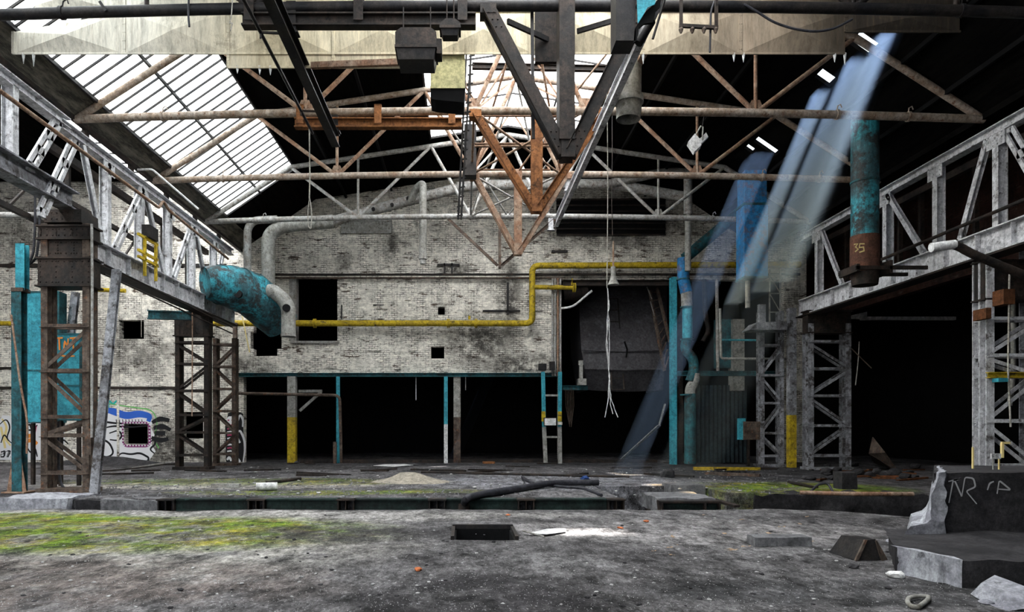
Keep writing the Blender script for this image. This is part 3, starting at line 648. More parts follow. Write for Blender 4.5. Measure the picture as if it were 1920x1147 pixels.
# first bay of the left girder sits one step higher on a pedestal
r = thing('crane_girder', 'heavy pale girder end at the left edge resting on a short dark pedestal', 'crane girder', (-9.55, 10, 6.8), 'crane girders along the hall')
MB().ibeam((-9.55,4,7.06), (-9.55,16.55,7.06), .4, .46, .035).build('plate_girder', M['silver_dark'], r)
MB().ibeam((-9.55,4,8.86), (-9.55,16.3,8.86), .26, .24, .025).build('top_chord', M['silver'], r)
for y in (10.2, 12.2, 14.3): MB().ibeam((-9.55,y,7.3), (-9.55,y,8.78), .18, .26, .02, (1,0,0)).build('post', M['silver'], r)
battened((-9.5,15.9,8.75), (-9.5,14.9,7.3), 'silver', r)
m_ = MB().box(-10.1,-9.2,16.35,17.1,6.52,6.83); m_.box(-9.9,-9.35,16.5,17.0,6.4,6.85); m_.rivets([(-10.05+i*.13,16.35,z) for i in range(7) for z in (6.6,6.75)], .02); m_.build('pedestal', M['dark_steel'], r)
r = thing('lattice_beam', 'dark lattice walkway beam behind the left crane girder', 'beam', (-11.2, 16, 7))
for z in (7.2, 8.2): MB().bar((-11.6,4,z), (-11.6,28,z), .12, .14).build('chord', M['dark_steel'], r)
for k in range(13): MB().bar((-11.6,4+k*1.9,7.2), (-11.6,5+k*1.9,8.2), .06, .06).build('brace', M['dark_steel'], r)
def solo(name, lab, cat, mb, mt, smooth=False, group=None, kind=None):
    return mb.build(name, M[mt], None, smooth, label=lab, category=cat, group=group, kind=kind)
def pipe(lab, pts, rad, mt, rr=.3, flanges=(), fr=1.45, cat='pipe', name='pipe', n=14, fm=None):
    pp = arc(pts, rr); 
    if not flanges: return solo(name, lab, cat, MB().tube(pp, rad, n), mt, True)
    c = Vector(pts[0]); r = thing(name, lab, cat, c)
    MB().tube(pp, rad, n).build('pipe_run', M[mt], r, True)
    for (a, t) in flanges:
        p, q = Vector(pts[a]), Vector(pts[a+1]); d = (q-p).normalized(); m_ = MB()
        for o_ in (-.035, .035): m_.disc(p + (q-p)*t + d*o_, d, rad*fr, .04)
        m_.build('flange', M[fm or mt], r, True)
    return r
L = lambda Y, *pp: [P(x, y, Y) for x, y in pp]
pipe('rust-brown handrail pipe fixed along the inner face of the left crane girder', [(-9.2,12.5,8.2), (-9.2,13.5,8.26), (-9.2,20.5,8.2), (-9.2,20.8,8.5), (-9.2,21.2,8.35), (-9.2,26.5,8.15)], .045, 'rust_dull', .1)
pipe('dark thin pipe running along the inner face of the right crane girder', [(12.55,12,6.72), (12.55,21.3,6.62)], .045, 'dark_steel')
pipe('thin white conduit kinking down beside the top chord of the left girder', L(20.0, (258,318), (285,317), (300,330), (372,392)), .03, 'white', .1)
for i, (z, lab) in enumerate(((5.2, 'lower of two slim dark rods slung under the left girder'), (5.45, 'upper of two slim dark rods slung under the left girder'))):
    pipe(lab, [(-9.2,17.4,z+.3), (-9.2,27,z+.1)], .025, 'dark_steel')
# yellow hook bracket on the left girder
r = thing('crane_bracket', 'bright yellow steel bracket with a dark motor standing on the left girder', 'bracket', (-9.3, 20.4, 6.2))
m_ = MB(); y = 19.9
for yy in (19.6, 20.3): m_.bar((-9.2,yy,5.95), (-9.2,yy,7.1), .07, .07)
for z in (6.42, 6.6, 7.05): m_.bar((-9.2,19.2,z), (-9.2,20.4,z), .07, .07)
m_.build('frame', M['yellow_clean'], r); MB().box(-9.32,-9.08,19.65,20.2,7.1,7.45).build('motor', M['black_steel'], r)
# ---------------------------------------------------------------- ducts
r = thing('teal_duct', 'fat rusting teal duct in front of the broken hole in the brick wall', 'duct', P(450, 600, 26))
MB().tube([P(384,530,24.6), P(392,530,24.7), P(430,536,25.2), P(470,551,26), P(505,580,26.8), P(528,608,27.3)], [.56, .62, .78, .86, .86, .72], 28).build('duct_body', M['teal_duct'], r, True)
for t, (px, py, Y, rd) in enumerate(((412,533,24.95,.73), (450,543,25.6,.84))):
    MB().tube([P(px-1,py,Y), P(px+1.5,py+.5,Y+.05)], rd, 28).build('seam_band', M['teal_dark'], r, True)
MB().disc(P(447,551,24.75), (0,-1,0), .14, .12).build('port', M['black_steel'], r, True)
m_ = MB().tube(arc(L(25.8, (498,548), (512,545), (541,570), (541,630)), .7, 10), .27, 18); m_.build('side_branch', M['duct_grey'], r, True)
MB().disc(P(537,577,25.5), (.3,-1,.3), .15, .04).build('branch_hole', M['void'], r, True)
MB().tube([P(541,626,25.8), P(541,631,25.8)], .29, 18).build('collar', M['pipe_grey'], r, True)
r = thing('grey_ventilation_pipe', 'long grey ventilation pipe rising behind the teal duct and crossing the brick gable', 'pipe', P(503,540,27.2))
MB().tube(arc(L(27.2, (503,560), (503,440), (530,423), (625,415)), .6, 8), .27, 18).build('riser', M['duct_grey'], r, True)
MB().tube(arc(L(27.2, (620,416), (690,396), (760,378), (880,347), (1150,345), (1215,357), (1284,369)), .6, 4), [.25]*8 + [.2]*(5*5+1-7+0) if False else .2, 16).build('long_run', M['pipe_grey'], r, True)
MB().tube(arc(L(27.0, (1140,345), (1235,324), (1290,322), (1290,340)), .4, 8), .17, 14).build('branch', M['pipe_grey'], r, True)
MB().tube(L(27.0, (1290,338), (1290,402)), .17, 14).build('drop_upper', M['pipe_grey'], r, True)
MB().tube(L(27.0, (1290,400), (1290,508)), .125, 14).build('drop_lower', M['duct_grey'], r, True)
for px, py in ((765,372), (735,384), (700,392)): MB().disc(P(px,py,26.95), (0,-1,.2), .07, .08).build('cleanout', M['black_steel'], r, True)
m_ = MB(); 
for px, py in ((750,381), (1083,345), (860,352)): m_.tube([P(px-2,py+.5,27.2), P(px+2,py-.5,27.2)], .235, 16)
m_.build('flange', M['pipe_grey'], r, True)
pipe('slim grey pipe standing beside the ventilation riser with an elbow at its top', L(27.0, (464,520), (464,428), (476,413), (520,411)), .15, 'pipe_grey', .35)
r = thing('hanging_pipe', 'pale grey pipe hanging straight down in front of the brick wall', 'pipe', P(793,495,26.3))
MB().tube(arc([P(770,378,27), P(781,352,26.6), P(793,343,26.3), P(793,360,26.3), P(793,480,26.3)], .3, 6), .145, 14).build('pipe_run', M['duct_grey'], r, True)
MB().tube(L(26.3, (793,476), (793,486)), .16, 14).build('collar', M['pipe_grey'], r, True)
MB().tube(L(26.3, (793,486), (793,495)), .11, 14).build('open_end', M['pipe_grey'], r, True)
# yellow gas pipe
r = thing('yellow_gas_pipe', 'yellow gas pipe running along the brick wall and stepping up over the hopper opening', 'pipe', P(390,606,29.55))
MB().tube(arc(L(29.55, (388,606), (998,606), (998,498), (1500,496)), .3, 6), .135, 14).build('pipe_run', M['yellow'], r, True)
MB().tube(L(29.55, (998,538), (1076,539)), .1, 12).build('branch', M['yellow'], r, True)
m_ = MB()
for px, py, dx in ((590,606,1), (840,606,1), (892,606,1), (1076,539,1)): m_.disc(P(px-1,py,29.55), (1,0,0), .2, .05); m_.disc(P(px+2,py,29.55), (1,0,0), .2, .05)
m_.build('flange', M['yellow'], r, True)
m_ = MB().tube(L(29.55, (1072,539), (1073,522)), .035, 8); m_.tube(L(29.4, (880,599), (880,592)), .05, 8); m_.disc(P(880,606,29.35), (0,1,0), .08, .1); m_.build('valve', M['yellow'], r, True)
pipe('short dirty yellow pipe along the far left wall behind the teal panels', L(29.7, (-20,606), (118,606)), .1, 'yellow')
pipe('short yellow pipe length under the left girder beside the rusty column head', L(29.7, (160,542), (235,545)), .09, 'yellow')
pipe('upper of two dark pipes crossing the whole brick wall at mid height', L(29.78, (395,515), (1500,514)), .05, 'dark_steel')
pipe('lower of two dark pipes crossing the whole brick wall at mid height', L(29.8, (395,521), (1050,521)), .04, 'brown_steel')
for px, k in ((1036,'leftmost'), (1041,'second'), (1046,'third'), (1051,'rightmost')):
    pipe('%s of four slim vertical pipes at the brick wall edge beside the hopper opening' % k, L(29.8, (px,522), (px,705)), .045, 'rust_dull' if px == 1046 else 'pipe_grey')
# blue pipe stack
r = thing('blue_pipe_stack', 'crooked blue pipe stack dropping to the floor right of the teal post', 'pipe', P(1294,868,27.6))
Yb = 27.6
MB().tube(L(Yb, (1281,484), (1281,522), (1287,548)), .24, 16).build('top_section', M['blue'], r, True)
MB().tube(L(Yb, (1287,548), (1288,575)), .22, 16).build('elbow', M['duct_grey'], r, True)
MB().tube(L(Yb, (1289,574), (1289,638)), .2, 16).build('middle_section', M['teal'], r, True)
MB().tube(arc(L(Yb, (1287,636), (1284,655), (1300,672), (1302,694), (1294,715)), .3, 5), .2, 16).build('lower_bend', M['teal_dark'], r, True)
MB().tube(L(Yb, (1294,738), (1294,869)), .23, 16).build('standpipe', M['teal_dark'], r, True)
MB().tube(arc(L(Yb, (1303,700), (1302,715), (1294,728), (1294,742)), .2, 5), .21, 16).build('reducer', M['duct_grey'], r, True)
m_ = MB()
for py in (524, 576, 636, 740): m_.disc(P(1288 if py > 530 else 1281,py,Yb), (0,0,1), .27, .05)
m_.build('flange', M['teal_dark'], r, True)
MB().tube(L(Yb-.1, (1284,484), (1388,396)), .22, 16).build('sloping_branch', M['teal_dark'], r, True)
# square blue duct
r = thing('square_blue_duct', 'square bright blue duct with flaking paint hanging from the dark roof on the right', 'duct', (10.5, 24.7, 6.98))
xa, xb = P(1396,0,24.45).x, P(1440,0,24.45).x
m_ = MB().box(xa, xb, 24.45, 25.2, 6.97, P(0,382,24.45).z); m_.build('lower_section', M['blue'], r)
MB().box(xa+.03, xb-.03, 24.48, 25.17, P(0,380,24.45).z, 10.84).build('upper_section', M['blue'], r)
m_ = MB().box(xa-.04, xb+.04, 24.41, 25.24, P(0,384,24.45).z, P(0,380,24.45).z); m_.box(xa-.02, xb+.02, 24.43, 25.22, 6.95, 7.02); m_.build('flange', M['teal_dark'], r)
# round teal duct over the right girder
r = thing('round_teal_duct', 'round duct of flaking teal paint and brown lower end standing beside the right girder', 'duct', (11.2, 19, 5.55))
MB().tube([(11.2,19,6.9), (11.2,19,10.2)], .35, 28).build('upper_duct', M['teal_duct'], r, True)
MB().tube([(11.2,19,5.9), (11.2,19,6.92)], .37, 28).build('lower_duct', M['rust_duct'], r, True)
MB().tube([(11.2,19,8.4), (11.2,19,8.46)], .37, 28).build('seam_band', M['teal_dark'], r, True)
MB().tube([(11.2,19,5.55), (11.2,19,5.92)], [.32,.37], 28).build('funnel', M['dark_steel'], r, True)
m_ = MB().box(10.7,12.66,18.55,18.62,5.9,6.0); m_.box(10.7,12.66,19.38,19.45,5.9,6.0); m_.box(10.72,10.8,18.55,19.45,5.85,6.05); m_.box(11.62,11.7,18.55,19.45,5.8,6.15); m_.build('support', M['dark_steel'], r)
def ribbon(strokes, mk, w_, nrm=(0,-1,0), th=.004):     # flat painted strokes
    m_ = MB(); nrm = Vector(nrm)
    for s_ in strokes:
        s_ = [Vector(q) for q in s_]; n = len(s_); vv = []
        ws = w_ if isinstance(w_, (list,tuple)) else [w_]*n
        for i, q in enumerate(s_):
            t = (s_[min(i+1,n-1)] - s_[max(i-1,0)]).normalized(); sd = t.cross(nrm).normalized()
            k = .55 + .45*math.sin(math.pi*(i+.6)/(n+.2)); vv += [q + sd*ws[i]*k/2 + nrm*th, q - sd*ws[i]*k/2 + nrm*th]
        m_.add(vv, [(2*i, 2*i+1, 2*i+3, 2*i+2) for i in range(n-1)])
    return m_
Yn = 18.61
ribbon([L(Yn, (1601,458), (1608,457), (1604,463), (1609,467), (1603,472)), L(Yn, (1621,457), (1612,457), (1611,464), (1619,463), (1620,470), (1611,473))], 'x', .05).build('painted_number', M['paintyellow'], r)
# flared pale duct behind the V-shaped hangers
r = thing('vent_stub', 'pale dented ventilation stub hanging below the sheet panels', 'duct', P(1180,225,15.1))
MB().tube(L(15.1, (1180,60), (1180,182)), .262, 24).build('upper_tube', M['duct_grey'], r, True)
MB().tube(L(15.1, (1180,181), (1180,194)), [.30,.31], 24).build('collar', M['duct_grey'], r, True)
m_ = MB().tube(L(15.1, (1179,193), (1179,205), (1178,224)), [.285,.275,.26], 24, cap=False); m_.build('lower_tube', M['duct_grey'], r, True)
m_ = MB().box(P(1197,0,14.8).x, P(1209,0,14.8).x, 14.5, 15.1, P(0,112,14.8).z, P(0,98,14.8).z); m_.build('lug', M['rust_dull'], r)
# broken casing hanging at the top right of the hangers
r = thing('torn_casing', 'black torn casing with a teal flap hanging at the very top beside the big hanger', 'casing', P(1180,75,11))
MB().box(P(1155,0,11).x, P(1192,0,11).x, 11, 11.4, P(0,76,11).z, 9.9).build('box', M['black_steel'], r)
T = L(10.9, (1193,-30), (1236,-30), (1228,8), (1214,14), (1205,30), (1196,44)); MB().poly(T, (0,.01,0)).build('teal_flap', M['teal'], r)
T = L(11.0, (1190,55), (1200,36), (1212,20), (1226,8), (1240,-8), (1238,12), (1230,20), (1224,42), (1208,44), (1198,52), (1194,76), (1188,80)); MB().poly(T, (0,.05,0)).build('scorched_edge', M['void'], r)
pipe('thin black rod slanting down beside the torn casing', L(11, (1252,-20), (1224,73)), .02, 'black_steel')
pipe('thick black strut slanting behind the torn casing', L(11.3, (1222,40), (1197,82)), .07, 'black_steel')
# hanging lamp housings
def lamp_housing(px0, px1, y0, y1, Y, mt, bot, lab, split=.5, dep=.6):
    a, b = P(px0, y1, Y), P(px1, y0, Y); r = thing('lamp_housing', lab, 'lamp', ((a.x+b.x)/2, Y, a.z)); zm = a.z + (b.z-a.z)*(1-split)
    c = .05; m_ = MB(); sec = [(a.x+c*.4,zm), (b.x-c*.4,zm), (b.x,zm+c), (b.x,b.z-c*1.6), (b.x-c*2,b.z), (a.x+c*2,b.z), (a.x,b.z-c*1.6), (a.x,zm+c)]
    m_.poly([(x,Y,z) for x, z in sec], (0,dep,0)); m_.build('hood', M[mt], r)
    m_ = MB(); d = .05; m_.add([(a.x+.01,Y+.01,zm), (b.x-.01,Y+.01,zm), (b.x-.01,Y+dep-.01,zm), (a.x+.01,Y+dep-.01,zm), (a.x+d,Y+d,a.z), (b.x-d,Y+d,a.z), (b.x-d,Y+dep-d,a.z), (a.x+d,Y+dep-d,a.z)],
        [(0,1,5,4),(1,2,6,5),(2,3,7,6),(3,0,4,7),(4,5,6,7)]); m_.build('reflector', M[bot], r)
    m_ = MB().box(a.x-.01, b.x+.01, Y-.01, Y+dep+.01, zm-.02, zm+.03); m_.build('rim', M[mt], r)
    m_ = MB()
    for x in (a.x+.12, b.x-.12): m_.tube([(x,Y+dep/2,b.z), (x,Y+dep/2,b.z+.55)], .012, 6)
    m_.build('hanging_rod', M['dark_steel'], r)
    return r
lr = lamp_housing(741, 818, 51, 108, 12.3, 'dark_steel', 'black_steel', 'dark grey boxy lamp housing with a black underside hanging below the channel beam', .62)
MB().box(P(818,0,12.3).x, P(828,0,12.3).x, 12.4, 12.7, P(0,94,12.3).z, P(0,66,12.3).z).build('junction_box', M['dark_steel'], lr)
lamp_housing(825, 863, 34, 63, 12.3, 'dark_steel', 'black_steel', 'smaller dark boxy lamp housing hanging right of the larger grey one', .55, .3)
r = thing('switch_box', 'yellow-cream sheet box with an open black underside hanging left of the narrow black beam', 'box', P(838,190,13.95))
a, b = P(807,165,13.95), P(872,100,13.95); m_ = MB().box(a.x, b.x, 13.95, 14.55, a.z, b.z+.5); m_.build('casing', M['cream'], r)
m_ = MB(); m_.poly([(a.x,13.97,a.z), (b.x,13.97,a.z), (b.x-.02,13.97,P(0,191,13.95).z), (a.x+.1,13.97,P(0,186,13.95).z), (a.x,13.97,P(0,183,13.95).z)], (0,.56,0)); m_.build('open_underside', M['void'], r)
# insulator bracket on the nearest pipe
r = thing('insulator_bracket', 'dark hanging bracket with four insulators clamped on the nearest roof pipe', 'bracket', P(1311,60,12.7))
m_ = MB(); q = lambda x, y: P(x, y, 12.7)
m_.bar(q(1277,0), q(1277,52), .05, .06, (0,1,0)); m_.bar(q(1343,0), q(1343,52), .05, .06, (0,1,0)); m_.bar(q(1274,48), q(1346,52), .05, .06); m_.build('frame', M['dark_steel'], r)
for x in (1277, 1298, 1320, 1342): MB().tube([q(x,50), q(x,55), q(x,58), q(x,62)], [.02,.045,.035,.02], 10).build('insulator', M['brown_steel'], r, True)
pipe('black cable drooping in a long curve under the nearest roof pipe on the right', L(12.76, (1395,8), (1420,22), (1450,42), (1490,55), (1530,60), (1565,54), (1598,36)), .022, 'rubber', .8, cat='cable', name='cable')
pipe('limp black cable hanging from the insulator bracket across the sheet panel', L(12.76, (1340,2), (1333,20), (1332,60), (1331,98)), .02, 'rubber', .3, cat='cable', name='cable')
pipe('frayed dark cable end hanging at the top left over the sheet panels', L(12.76, (354,-5), (353,30), (355,50)), .02, 'rubber', .3, cat='cable', name='cable')
pipe('thin pale cable tangle hanging left of the dark channel beam end', L(12.76, (436,0), (434,30), (430,45), (436,42), (432,58)), .01, 'rope', .1, cat='cable', name='cable')
solo('metal_stub', 'short black stub poking up from the nearest roof pipe at the top left', 'bracket', MB().bar(P(187,3,12.75), P(199,21,12.75), .04, .05), 'black_steel')
# rope, drop cable and lamp
r = thing('rope', 'pale rope hanging from the thin conduit end and tied in a long loop', 'rope', P(580,430,16.9))
MB().tube(L(16.9, (580,238), (581,330), (580,372)), .018, 6).build('strand', M['rope'], r, True)
MB().tube(arc(L(16.9, (580,372), (577,395), (578,425), (583,430), (585,400), (581,372)), .3), .012, 6).build('loop', M['rope'], r, True)
pipe('long pale drop cable hanging down in front of the hopper opening', L(16.5, (1138,-50), (1138,150), (1140,350), (1138,540)), .012, 'rope', 1, cat='cable', name='cable')
r = thing('pendant_lamp', 'small bell-shaped pendant lamp on a wire above the dark hopper opening', 'lamp', P(1151,534,22))
MB().tube(L(22, (1148,184), (1148,300), (1147,380), (1150,500)), .012, 6).build('cord', M['dark_steel'], r, True)
MB().tube(L(22, (1150,452), (1150,500)), .03, 8).build('stem', M['rust_dull'], r, True)
MB().tube(L(22, (1150,500), (1150,516)), .08, 14).build('gear_box', M['duct_grey'], r, True)
MB().tube(L(22, (1150,515), (1150,524), (1150,534)), [.07,.11,.19], 18).build('shade', M['duct_grey'], r, True)
r = thing('wire_strand', 'twisted bright wires dangling in front of the hopper and splaying at their lower end', 'wire', P(1142,780,16.5))
for k, pts in enumerate(([(1140,540),(1142,570),(1137,620),(1141,680),(1143,730),(1134,782)], [(1139,540),(1141,590),(1144,640),(1141,700),(1146,750),(1158,782)], [(1140,600),(1136,650),(1144,700),(1142,740),(1149,776)])):
    pp = arc(L(16.5, *pts), .4, 5); pp = [p + Vector((random.uniform(-.012,.012), random.uniform(-.02,.02), 0)) for p in pp]
    MB().tube(pp, .011, 5).build('strand', M['white'], r)
# loose sheet hanging from the truss at the right
r = thing('dangling_fixture', 'crumpled pale lamp fixture dangling by one bracket under the dark roof', 'lamp', P(1308,285,18.5))
MB().poly(L(18.5, (1290,266), (1303,250), (1314,262), (1315,272), (1302,284)), (.05,.25,0)).build('tray', M['white'], r)
MB().poly(L(18.6, (1310,262), (1324,248), (1328,256), (1316,268)), (.03,.1,0)).build('flap', M['white'], r)
m_ = MB().tube(L(18.55, (1303,256), (1314,236), (1318,238), (1317,262)), .02, 6); m_.build('bracket', M['duct_grey'], r)
MB().tube(L(18.55, (1317,238), (1322,200)), .008, 5).build('wire', M['dark_steel'], r)
# curved pale-ended pipe at the right edge
r = thing('bent_pipe', 'bent dark pipe with a pale open end poking in from the right edge', 'pipe', P(1750,463,12))
MB().tube(arc(L(12, (1749,464), (1790,457), (1820,475), (1930,520)), .5, 6), .075, 14).build('pipe_run', M['dark_steel'], r, True)
MB().tube(L(11.99, (1746,464), (1790,458)), .08, 14).build('lagging', M['white'], r, True)
# ---------------------------------------------------------------- left side: teal panels, posts, leaning channels
for (x0, x1, y0, y1, Y, lab) in ((46, 110, 547, 792, 18.6, 'tall teal steel panel behind the left leg of the rusty column'), (98, 152, 626, 787, 18.2, 'shorter teal steel panel with an orange scrawl seen through the rusty column')):
    a, b = P(x0, y1, Y), P(x1, y0, Y); r = thing('steel_screen', lab, 'screen', ((a.x+b.x)/2, Y, 0))
    MB().box(a.x, b.x, Y, Y+.3, a.z, b.z).build('sheet', M['teal'], r)
    m_ = MB()
    for x in (a.x, b.x): m_.box(x-.03, x+.03, Y-.03, Y+.33, a.z, b.z)
    for z in (a.z, b.z, a.z+(b.z-a.z)*.4): m_.box(a.x, b.x, Y-.02, Y+.32, z-.02, z+.02)
    m_.build('rim', M['teal_dark'], r)
    MB().box(a.x+.1, a.x+.18, Y+.1, Y+.2, 0, a.z).build('leg', M['dark_steel'], r); MB().box(b.x-.18, b.x-.1, Y+.1, Y+.2, 0, a.z).build('leg', M['dark_steel'], r)
    if x0 == 98:
        Yg = Y-.03; S = [[(104,634),(118,633)],[(111,634),(112,656)],[(120,656),(121,636),(127,652),(128,634)],[(131,634),(143,633)],[(137,634),(138,656)],[(106,664),(122,668),(140,667)]]
        ribbon([arc(L(Yg, *s_), .1, 2) if len(s_) > 2 else L(Yg, *s_) for s_ in S], 'x', .05).build('scrawl', M['paintorange'], r)
r = thing('steel_post', 'teal and rust I-section post with a flared foot at the left edge', 'post', P(37,925,16.6))
MB().ibeam(P(42,545,16.6), P(42,458,16.6), .22, .2, .02, (0,1,0)).build('upper_post', M['teal'], r)
MB().ibeam((P(37,0,16.6).x,16.6,.02), P(36,545,16.6), .24, .24, .02, (0,1,0)).build('lower_post', M['teal_dark'], r)
b0 = P(36,925,16.6); m_ = MB().poly([(b0.x-.24,16.5,.02), (b0.x+.24,16.5,.02), (b0.x+.12,16.5,.75), (b0.x-.12,16.5,.75)], (0,.02,0)); m_.box(b0.x-.28,b0.x+.28,16.35,16.85,0,.03); m_.build('foot', M['rust_dull'], r)
m_ = MB(); m_.box(P(28,0,16.6).x,P(50,0,16.6).x,16.45,16.75,P(0,545,16.6).z-.04,P(0,545,16.6).z+.05); m_.build('splice', M['brown_steel'], r)
pipe('thin rusty rod leaning beside the teal and rust post', L(16.3, (21,590), (38,720), (52,790), (50,850)), .025, 'rust_dull', .3)
pipe('black cable looping down behind the teal and rust post, left one', L(17.4, (66,340), (66,430), (62,480), (48,502)), .03, 'rubber', .4, cat='cable', name='cable')
pipe('black cable looping down behind the teal and rust post, right one', L(17.5, (75,340), (74,440), (68,485), (52,498)), .03, 'rubber', .4, cat='cable', name='cable')
pipe('grey pipe crossing the top left corner behind the girder pedestal', L(18.2, (-10,403), (112,404)), .08, 'pipe_grey')
def leaner(a, b, Y0, Y1, w_, mt, lab): return solo('steel_channel', lab, 'channel', MB().channel(P(*a, Y0), P(*b, Y1), w_, .12, .015, (0,1,0)), mt)
leaner((219,506), (177,926), 16.9, 15.9, .2, 'silver_dark', 'long pale channel leaning against the left girder beside the rusty column')
leaner((142,548), (98,918), 19.2, 18.8, .2, 'silver_dark', 'pale channel leaning behind the teal screens and the rusty column')
pipe('slim pale conduit running down the right leg of the rusty column', L(16.1, (172,420), (173,530), (172,820)), .03, 'pipe_grey')
solo('fuse_box', 'rusty brown fuse box low on the rusty column leg', 'box', MB().box(P(163,0,16.2).x, P(175,0,16.2).x, 16.1, 16.4, P(0,852,16.2).z, P(0,803,16.2).z), 'brown_steel')
r = thing('cable_loop', 'black hose looping to the ground inside the rusty lattice column', 'hose', G(118,925))
MB().tube(arc([(P(108,0,16.9).x,16.9,P(0,790,16.9).z), (P(110,0,16.9).x,16.9,.5), (P(120,0,16.9).x,16.8,.12), (P(142,0,16.6).x,16.4,.05)], .4), .035, 8).build('hose', M['rubber'], r, True)
solo('teal_shelf_beam', 'teal steel shelf beam under the far part of the left girder', 'beam', MB().ibeam(P(278,590,24), P(358,592,24), .2, .3, .03), 'teal_dark')
pipe('thin pale wire hanging below the left girder in front of the brick wall', L(26, (265,545), (265,632)), .012, 'rope', cat='wire', name='wire')
pipe('rusty thin rod hanging beside the dark lattice column', L(25.1, (361,560), (360,780)), .02, 'rust_dull')
pipe('thin yellow rod hanging in front of the broken wall hole', L(29.2, (454,592), (468,660)), .025, 'paintyellow')
# ---------------------------------------------------------------- the ground-floor opening below the lintel
def post(lab, px, y0, Y, wpx, mt, low=None, lowy=None, name='post'):
    x = P(px,0,Y).x; w_ = wpx*Y/F; z1 = P(0,y0,Y).z
    if low is None: return solo(name, lab, 'post', MB().ibeam((x,Y,.0), (x,Y,z1), w_, w_, .018, (0,1,0)), mt)
    r = thing(name, lab, 'post', (x, Y, 0)); zl = P(0,lowy,Y).z
    MB().box(x-w_/2,x+w_/2,Y-w_/2,Y+w_/2,zl,z1).build('upper_shaft', M[mt], r); MB().box(x-w_/2,x+w_/2,Y-w_/2,Y+w_/2,0,zl).build('lower_shaft', M[low], r); return r
post('pale wooden post with flaking yellow paint on its lower half', 548, 706, 29.8, 15, 'duct_grey', 'yellow', 782)
post('thin teal post standing right beside the bent dark pipe', 634, 706, 29.7, 6, 'teal')
post('thin teal post with white scribbles on its lower half', 836, 706, 29.7, 7, 'teal', 'white', 795)
post('wide grey post covered with faint graffiti below the lintel', 857, 706, 30.0, 13, 'duct_grey', 'brown_steel', 782)
post('tall teal I-section post at the right edge of the hopper opening', 1262, 520, 28.6, 11, 'teal')
post('dark slim post just left of the black opening, next to the striped graffiti figure', 441, 605, 29.3, 7, 'brown_steel')
post('short stub post beside the thin teal post', 628, 828, 29.3, 6, 'brown_steel')
post('square dark post beside the crooked blue pipe stack', 1274, 540, 28.9, 10, 'dark_steel')
post('grey post with a yellow painted foot between the two lattice towers on the right', 1484, 578, 26.6, 13, 'silver_dark', 'yellow', 778)
pipe('dark pipe crossing the black opening at head height and turning down at the teal post', L(29.3, (443,737), (637,741), (640,868)), .065, 'brown_steel', .25)
solo('bracing_timber', 'grey wooden knee brace bolted beside the yellow-footed post', 'brace', MB().bar(P(560,733,30.3), P(604,733,30.3), .1, .12).bar(P(562,770,30.3), P(602,735,30.3), .1, .12), 'duct_grey')
for px, y0, y1, k in ((780,715,750,'longer white strip dangling in the black opening right of the thin teal posts'), (873,712,731,'short white strip dangling beside the wide grey post')):
    solo('dangling_strip', k, 'strip', MB().bar(P(px,y0-14,30.2), P(px,y1,30.2), .03, .05, (0,1,0)), 'white')
# ladder-like frame
r = thing('ladder_frame', 'teal and grey upright frame with four rungs standing at the brick wall corner', 'frame', P(1035,868,29.3))
for (a, b) in (((1018,697),(1020,800)), ((1050,697),(1049,800))): MB().bar(P(*a,29.3), P(*b,29.3), .16, .12, (0,1,0)).build('upper_rail', M['teal'], r)
for (a, b) in (((1020,800),(1023,869)), ((1049,800),(1050,869))): MB().bar(P(*a,29.3), P(*b,29.3), .17, .12, (0,1,0)).build('lower_rail', M['duct_grey'], r)
for y in (741, 819): MB().bar(P(1018,y,29.3), P(1050,y,29.3), .06, .08).build('rung', M['duct_grey'], r)
for px in (1019, 1049.5): MB().bar(P(px,771,29.22), P(px,790,29.22), .17, .03, (0,1,0)).build('painted_band', M['yellow'], r)
a, b = P(1021,797,29.1), P(1042,784,29.1); m_ = MB().box(a.x,b.x,29.05,29.15,a.z,b.z); m_.build('notice_plate', M['white'], r)
m_ = MB().box(a.x-.03,b.x+.03,29.1,29.2,a.z-.03,b.z+.03); m_.build('plate_frame', M['dark_steel'], r)
MB().box(P(1046,0,29.1).x,P(1054,0,29.1).x,29.05,29.2,P(0,796,29.1).z,P(0,791,29.1).z).build('tag_plate', M['white'], r)
solo('motor_block', 'small black block resting on top of the teal upright frame', 'motor', MB().box(P(1010,0,29.5).x,P(1024,0,29.5).x,29.3,29.7,P(0,694,29.5).z,P(0,682,29.5).z).box(P(1030,0,29.5).x,P(1040,0,29.5).x,29.35,29.6,P(0,694,29.5).z,P(0,678,29.5).z), 'black_steel')
# ---------------------------------------------------------------- hopper
r = thing('hopper', 'big dark steel hopper with a creased front plate hanging in the right-hand opening', 'hopper', P(1170,733,31))
rows = [(1088,1250,528,33.2), (1087,1251,600,32.0), (1090,1250,655,31.2), (1096,1246,690,31.0), (1102,1243,731,31.6)]
vv = []; nx = 10
for (a, b, y, Y) in rows:
    for i in range(nx+1):
        q = P(a+(b-a)*i/nx, y + math.sin(i/nx*math.pi)*3, Y - .15*math.sin(i/nx*math.pi)); vv.append(q)
m_ = MB().add(vv, [(j*(nx+1)+i, j*(nx+1)+i+1, (j+1)*(nx+1)+i+1, (j+1)*(nx+1)+i) for j in range(len(rows)-1) for i in range(nx)]); m_.build('front_plate', M['hopper'], r)
m_ = MB()
for e in (0, nx):
    c = [vv[j*(nx+1)+e] for j in range(len(rows))]; MB().add(c + [q + Vector((0,3,0)) for q in c], [(j, j+1, j+1+len(rows), j+len(rows)) for j in range(len(rows)-1)]).build('side_plate', M['hopper'], r)
m_ = MB()
for (a, b, y, Y) in (rows[2], rows[3]): m_.tube(L(Y-.2, (a,y+1), ((a+b)/2,y+4), (b,y+1)), .035, 6)
